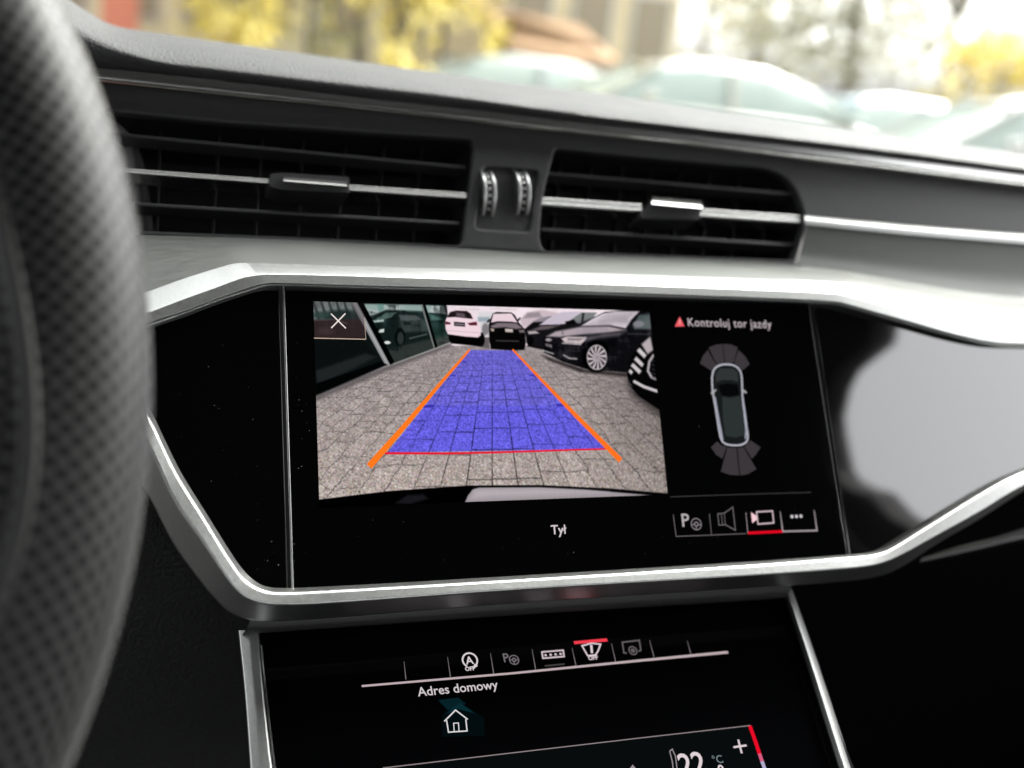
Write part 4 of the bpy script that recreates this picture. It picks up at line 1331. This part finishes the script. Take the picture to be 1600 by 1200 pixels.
def parked_car(loc, rz, paint, label, height=1.46, group='cars parked ahead'):
    t = thing('parked_car', label, 'car', loc, group)
    Mz = Matrix.Rotation(rz, 3, 'Z')
    Tr = lambda x, y, z: Vector(loc) + Mz @ Vector((x, y, z * height / 1.46))
    # lower body: sections along the length (x), each a rounded ring
    secs = [(-2.25, .50, .42, .72, .55), (-2.15, .28, .32, .88, .80), (-1.6, .20, .20, .94, .90), (-0.6, .18, .20, .95, .93), (0.6, .18, .20, .95, .93), (1.3, .18, .20, .90, .92), (1.9, .22, .22, .80, .86), (2.2, .32, .32, .70, .72), (2.3, .45, .42, .60, .50)]
    rings = []
    for x, z0, _, z1, hw in secs:
        ring = []
        for k in range(16):
            a = 2 * math.pi * k / 16
            cx, sy = math.cos(a), math.sin(a)
            e = 0.45
            yy_ = hw * math.copysign(abs(cx) ** e, cx)
            zz = (z0 + z1) / 2 + (z1 - z0) / 2 * math.copysign(abs(sy) ** e, sy)
            ring.append(Tr(x, yy_, zz))
        rings.append(ring)
    vs_ = [p for r in rings for p in r]
    fs = []
    for i in range(len(rings) - 1):
        for k in range(16):
            fs.append((i * 16 + k, i * 16 + (k + 1) % 16, (i + 1) * 16 + (k + 1) % 16, (i + 1) * 16 + k))
    fs += [tuple(range(16)), tuple(range((len(rings) - 1) * 16, len(rings) * 16))]
    put('body', vs_, fs, paint, t, 60)
    # greenhouse: glass core with a roof skin over it
    gs = [(-1.95, .90, .90, .78), (-1.35, .90, 1.28, .74), (-0.8, .90, 1.42, .70), (0.0, .90, 1.45, .70), (0.5, .90, 1.36, .70), (0.95, .88, 1.10, .76), (1.25, .86, .88, .80)]
    rings = []
    for x, z0, z1, hw in gs:
        f = (z1 - z0) / .55
        rings.append([Tr(x, -hw, z0), Tr(x, -hw + .22 * f * .8, z0 + (z1 - z0) * .9), Tr(x, -hw + .30 * f, z1), Tr(x, hw - .30 * f, z1), Tr(x, hw - .22 * f * .8, z0 + (z1 - z0) * .9), Tr(x, hw, z0)])
    vs_ = [p for r in rings for p in r]
    fs = []
    for i in range(len(rings) - 1):
        for k in range(5):
            fs.append((i * 6 + k, i * 6 + k + 1, i * 6 + k + 7, i * 6 + k + 6))
    put('windows', vs_, fs, glassm, t, 50)
    rs = [(-1.97, .91, .80), (-1.40, 1.27, .745), (-0.8, 1.435, .71), (0.0, 1.465, .71), (0.5, 1.375, .71), (0.62, 1.31, .72)]
    rings = []
    for x, z1, hw in rs:
        f = (z1 - .9) / .55
        w_ = hw - .20 * f
        rings.append([Tr(x, -w_ - .07, z1 - .26 * f), Tr(x, -w_ * .8, z1 + .0), Tr(x, 0, z1 + .02), Tr(x, w_ * .8, z1 + .0), Tr(x, w_ + .07, z1 - .26 * f)])
    vs_ = [p for r in rings for p in r]
    fs = [(i * 5 + k, i * 5 + k + 1, i * 5 + k + 6, i * 5 + k + 5) for i in range(len(rings) - 1) for k in range(4)]
    o = put('roof', vs_, fs, paint, t, 60)
    md = o.modifiers.new('solid', 'SOLIDIFY'); md.thickness = 0.03
    for s_ in (-1, 1):                          # front pillars down to the bonnet
        a, b = Tr(0.5, s_ * .52, 1.36), Tr(1.28, s_ * .76, .88)
        bar('pillar', a, b, Mz @ Vector((0, s_, 0)), Vector((0, 0, 1)), 0.05, 0.07, paint, t, None)
        a, b = Tr(-0.35, s_ * .53, 1.40), Tr(-0.35, s_ * .76, .90)
        bar('pillar', a, b, Mz @ Vector((1, 0, 0)), Mz @ Vector((0, s_, 0)), 0.03, 0.08, paint, t, None)
        m_ = [Tr(.78 + .10 * math.cos(k * math.pi / 4), s_ * .96, 1.0 + .07 * math.sin(k * math.pi / 4)) for k in range(8)]
        prism('mirror', m_, Mz @ Vector((0, s_, 0)), 0.14, paint, t, 0.02)
        hl_ = [Tr(2.10, s_ * .45, .60), Tr(2.05, s_ * .75, .62), Tr(1.98, s_ * .75, .72), Tr(2.05, s_ * .45, .70)]
        prism('headlight', hl_, Mz @ Vector((1, 0, 0)), 0.14, lampm, t, 0.02)
        for wx in (-1.4, 1.42):
            ring = [Tr(wx + .33 * math.cos(k * math.pi / 12), s_ * .78, .33 + .33 * math.sin(k * math.pi / 12)) for k in range(24)]
            w_ = prism('wheel', ring, Mz @ Vector((0, s_, 0)), 0.19, tyre, t, 0.02)
            ring = [Tr(wx + .21 * math.cos(k * math.pi / 12), s_ * .96, .33 + .21 * math.sin(k * math.pi / 12)) for k in range(24)]
            prism('wheel_rim', ring, Mz @ Vector((0, s_, 0)), 0.02, rimm, w_, 0.008)
    return t


white = mat('white_paint', (0.55, 0.56, 0.53), 0.25, coat=1.0)
cream = mat('cream_paint', (0.52, 0.51, 0.44), 0.25, coat=1.0)
blue = mat('pale_blue_paint', (0.34, 0.44, 0.50), 0.2, coat=1.0)
silver = mat('silver_paint', (0.45, 0.47, 0.47), 0.25, metal=0.5, coat=1.0)
parked_car(gnd(1075, 12.5), math.radians(172), cream, 'cream car with green tinted windows, blurred beyond the middle of the windscreen', 1.38)
parked_car(gnd(1655, 8.6), math.radians(165), white, 'white car at the far right edge beyond the dashboard', 1.36)
parked_car(gnd(1380, 13), math.radians(172), blue, 'pale blue low car between the cream and the white car', 1.22)
parked_car(gnd(790, 15), math.radians(176), silver, 'silver car partly behind the cream car, lower left of it', 1.22)


def house(name, label, cat, x0, x1, dist, ztop, depth, wallm, roofm, rows, cols, roof_h, winm):
    a, b = gnd(x0, dist), gnd(x1, dist)
    t = thing(name, label, cat, (a + b) / 2)
    w_ = b.x - a.x
    prism('wall', [Vector((a.x, dist + CAM.y, 0)), Vector((b.x, dist + CAM.y, 0)), Vector((b.x, dist + CAM.y, ztop)), Vector((a.x, dist + CAM.y, ztop))], (0, 1, 0), depth, wallm, t)
    if roof_h > 0:
        y0 = dist + CAM.y - .3; y1 = dist + CAM.y + depth + .3
        ym = (y0 + y1) / 2
        put('roof', [(a.x - .3, y0, ztop), (b.x + .3, y0, ztop), (b.x + .3, y1, ztop), (a.x - .3, y1, ztop), (a.x - .3, ym, ztop + roof_h), (b.x + .3, ym, ztop + roof_h)],
            [(0, 1, 5, 4), (2, 3, 4, 5), (0, 4, 3), (1, 2, 5), (0, 3, 2, 1)], roofm, t)
    for r in range(rows):
        for c in range(cols):
            cx = a.x + w_ * (c + .5) / cols
            cz = 1.2 + r * 2.7
            if cz + 1.3 > ztop:
                continue
            ww = min(.55, w_ / cols * .3)
            fy = dist + CAM.y - .05
            fo_ = prism('window', [Vector((cx - ww - .08, fy, cz - .08)), Vector((cx + ww + .08, fy, cz - .08)), Vector((cx + ww + .08, fy, cz + 1.38)), Vector((cx - ww - .08, fy, cz + 1.38))], (0, 1, 0), .06, winm, t)
            prism('pane', [Vector((cx - ww, fy - .02, cz)), Vector((cx + ww, fy - .02, cz)), Vector((cx + ww, fy - .02, cz + 1.3)), Vector((cx - ww, fy - .02, cz + 1.3))], (0, 1, 0), .03, panem, fo_)
    return t


creamw = mat('cream_render', (0.95, 0.87, 0.58), 0.9, noise=(1.5, .08, .02, ONE))
beigew = mat('beige_render', (0.86, 0.74, 0.48), 0.9, noise=(1.5, .12, .02, ONE))
rooft = mat('orange_roof_tiles', (0.55, 0.36, 0.22), 0.85, noise=(4, .2, .05, ONE))
framew = mat('window_frame', (0.7, 0.68, 0.62), 0.6)
panem = mat('house_pane', (0.42, 0.36, 0.26), 0.2)
redm = mat('red_render', (0.88, 0.30, 0.19), 0.8)
house('yellow_building', 'cream yellow building behind the dashboard, left half of the windscreen', 'building', 40, 760, 24, 8.0, 6, creamw, rooft, 3, 7, 2.0, framew)
house('beige_house', 'beige house with low orange tiled annex beyond the silver car', 'house', 770, 1052, 20, 7.5, 5, beigew, rooft, 3, 3, 1.6, framew)
an = thing('orange_annex', 'low brown annex with orange tiled roof before the beige house', 'shed', gnd(860, 17.5))
aa, ab = gnd(800, 17.5), gnd(935, 17.5)
ya = aa.y
prism('wall', [Vector((aa.x, ya, 0)), Vector((ab.x, ya, 0)), Vector((ab.x, ya, zat(860, 62, 17.5))), Vector((aa.x, ya, zat(860, 30, 17.5)))], (0, 1, 0), 1.5, mat('brown_wall', (0.30, 0.20, 0.12), .9), an)
put('roof', [(aa.x - .2, ya - .35, zat(820, 70, 17.5)), (ab.x + .2, ya - .35, zat(920, 90, 17.5)), (ab.x + .2, ya + 1.4, zat(920, 35, 17.5)), (aa.x - .2, ya + 1.4, zat(820, 10, 17.5)),
             (aa.x - .2, ya - .35, zat(820, 70, 17.5) - .12), (ab.x + .2, ya - .35, zat(920, 90, 17.5) - .12), (ab.x + .2, ya + 1.4, zat(920, 35, 17.5) - .12), (aa.x - .2, ya + 1.4, zat(820, 10, 17.5) - .12)],
    [(0, 1, 2, 3), (4, 5, 6, 7), (0, 1, 5, 4), (1, 2, 6, 5), (2, 3, 7, 6), (3, 0, 4, 7)], rooft, an)
pl_a, pl_b = gnd(158, 22), gnd(215, 22)
rp_ = thing('red_pillar', 'salmon red pillar on the yellow building at the upper left', 'pillar', (pl_a + pl_b) / 2)
prism('shaft', [pl_a, pl_b, pl_b + Vector((0, 0, 6.5)), pl_a + Vector((0, 0, 6.5))], (0, 1, 0), .6, redm, rp_, 0.02)
prism('cap', [pl_a + Vector((-.1, -.1, 6.5)), pl_b + Vector((.1, -.1, 6.5)), pl_b + Vector((.1, -.1, 6.8)), pl_a + Vector((-.1, -.1, 6.8))], (0, 1, 0), .8, framew, rp_, 0.02)

barkm = mat('bark', (0.20, 0.17, 0.13), 0.9, noise=(6, .25, .05, (1, 1, .2)))


def leafmat(name, c):
    m = mat(name, c, 0.6, noise=(0.9, .35, .05, ONE))
    b = m.node_tree.nodes['Principled BSDF']
    b.inputs['Transmission Weight'].default_value = 0.0
    return m


def tree(px, dist, z0, z1, rx, leafm, n, label, name='yellow_tree', trunk_r=.09, size=.16, seed=1, group='trees beyond the car park', cat='tree'):
    r = random.Random(seed)
    g = gnd(px, dist)
    t = thing(name, label, cat, g, group)
    # trunk and limbs: tapered tubes
    vs_, fs = [], []
    def limb(p, q, ra, rb_):
        d = (q - p).normalized()
        s1 = d.orthogonal().normalized(); s2 = d.cross(s1)
        b = len(vs_)
        for (c, rr) in ((p, ra), (q, rb_)):
            for k in range(7):
                a = 2 * math.pi * k / 7
                vs_.append(c + s1 * rr * math.cos(a) + s2 * rr * math.sin(a))
        for k in range(7):
            fs.append((b + k, b + (k + 1) % 7, b + 7 + (k + 1) % 7, b + 7 + k))
    cz = (z0 + z1) / 2
    fork = g + Vector((0, 0, z0 + .2 * (z1 - z0)))
    limb(g, fork, trunk_r, trunk_r * .7)
    tips = []
    for k in range(9):
        a = k * 2.4
        q = g + Vector((rx * .6 * math.cos(a) * r.uniform(.5, 1), rx * .6 * math.sin(a) * r.uniform(.5, 1), z0 + (z1 - z0) * r.uniform(.45, .92)))
        limb(fork, q, trunk_r * .55, trunk_r * .15)
        for _ in range(3):
            q2 = q + Vector((r.uniform(-.5, .5) * rx, r.uniform(-.5, .5) * rx, r.uniform(-.1, .3) * (z1 - z0)))
            limb(q, q2, trunk_r * .2, trunk_r * .05)
            tips.append(q2)
    put('trunk', vs_, fs, barkm, t, 60)
    vs_, fs = [], []
    clumps = [g + Vector((r.gauss(0, .45) * rx, r.gauss(0, .45) * rx, cz + r.uniform(-.5, .5) * (z1 - z0))) for _ in range(14)] + tips
    for _ in range(n):
        c = r.choice(clumps)
        p = c + Vector((r.gauss(0, .18) * rx, r.gauss(0, .18) * rx, r.gauss(0, .09) * (z1 - z0)))
        if p.z < z0 * .7:
            p.z = z0 * .7 + r.random() * .3
        d1 = Vector((r.uniform(-1, 1), r.uniform(-1, 1), r.uniform(-1, 1))).normalized()
        d2 = d1.orthogonal().normalized()
        s = size * r.uniform(.5, 1.2)
        b = len(vs_)
        vs_.extend([p - d1 * s, p + d2 * s * .5, p + d1 * s, p - d2 * s * .5])
        fs.append((b, b + 1, b + 2, b + 3))
    me_parent = t
    put('crown', vs_, fs, leafm, t)
    return t


yel = leafmat('yellow_leaves', (0.80, 0.66, 0.14))
oli = leafmat('olive_leaves', (0.34, 0.32, 0.08))
pal = leafmat('pale_leaves', (0.66, 0.66, 0.54))
tree(372, 15, .9, 3.4, 1.0, yel, 1500, 'dense bright yellow shrub left of the windscreen centre, nearest the red pillar', 'flowering_shrub', .06, .14, 1, cat='shrub')
tree(480, 17, 1.0, 4.2, 1.2, yel, 900, 'looser yellow shrub second from the red pillar', 'flowering_shrub', .06, .14, 2, cat='shrub')
tree(560, 19, 1.2, 5.0, 1.2, oli, 700, 'olive leaved tree between the yellow shrubs', 'leafy_tree', .12, .15, 3)
tree(622, 14, 0.9, 2.4, .5, yel, 500, 'small yellow shrub right of the olive tree', 'flowering_shrub', .05, .12, 4, cat='shrub')
tree(690, 16, 1.4, 3.4, .9, yel, 1100, 'bright yellow shrub before the cream building\'s right end', 'flowering_shrub', .06, .14, 5, cat='shrub')
tree(1180, 26, 2.0, 9.0, 3.0, pal, 5200, 'thin pale tree right of the beige house', 'bare_tree', .14, .22, 6)
tree(1330, 24, 2.0, 9.0, 2.8, pal, 5200, 'thin pale tree above the pale blue car', 'bare_tree', .16, .22, 7)
tree(1480, 28, 2.0, 9.5, 3.0, pal, 5200, 'thin pale tree left of the yellow bush at the right edge', 'bare_tree', .14, .22, 8)
tree(1095, 30, 2.0, 9.5, 2.8, pal, 4200, 'thin pale tree standing closest to the beige house', 'bare_tree', .14, .22, 16)
tree(1620, 30, 2.0, 10, 3.2, pal, 4200, 'thin pale tree behind the yellow bush at the right edge', 'bare_tree', .14, .22, 18)
tree(1555, 16, .8, 2.4, .9, yel, 700, 'yellow bush at the right edge above the white car', 'flowering_shrub', .05, .14, 9, cat='shrub')
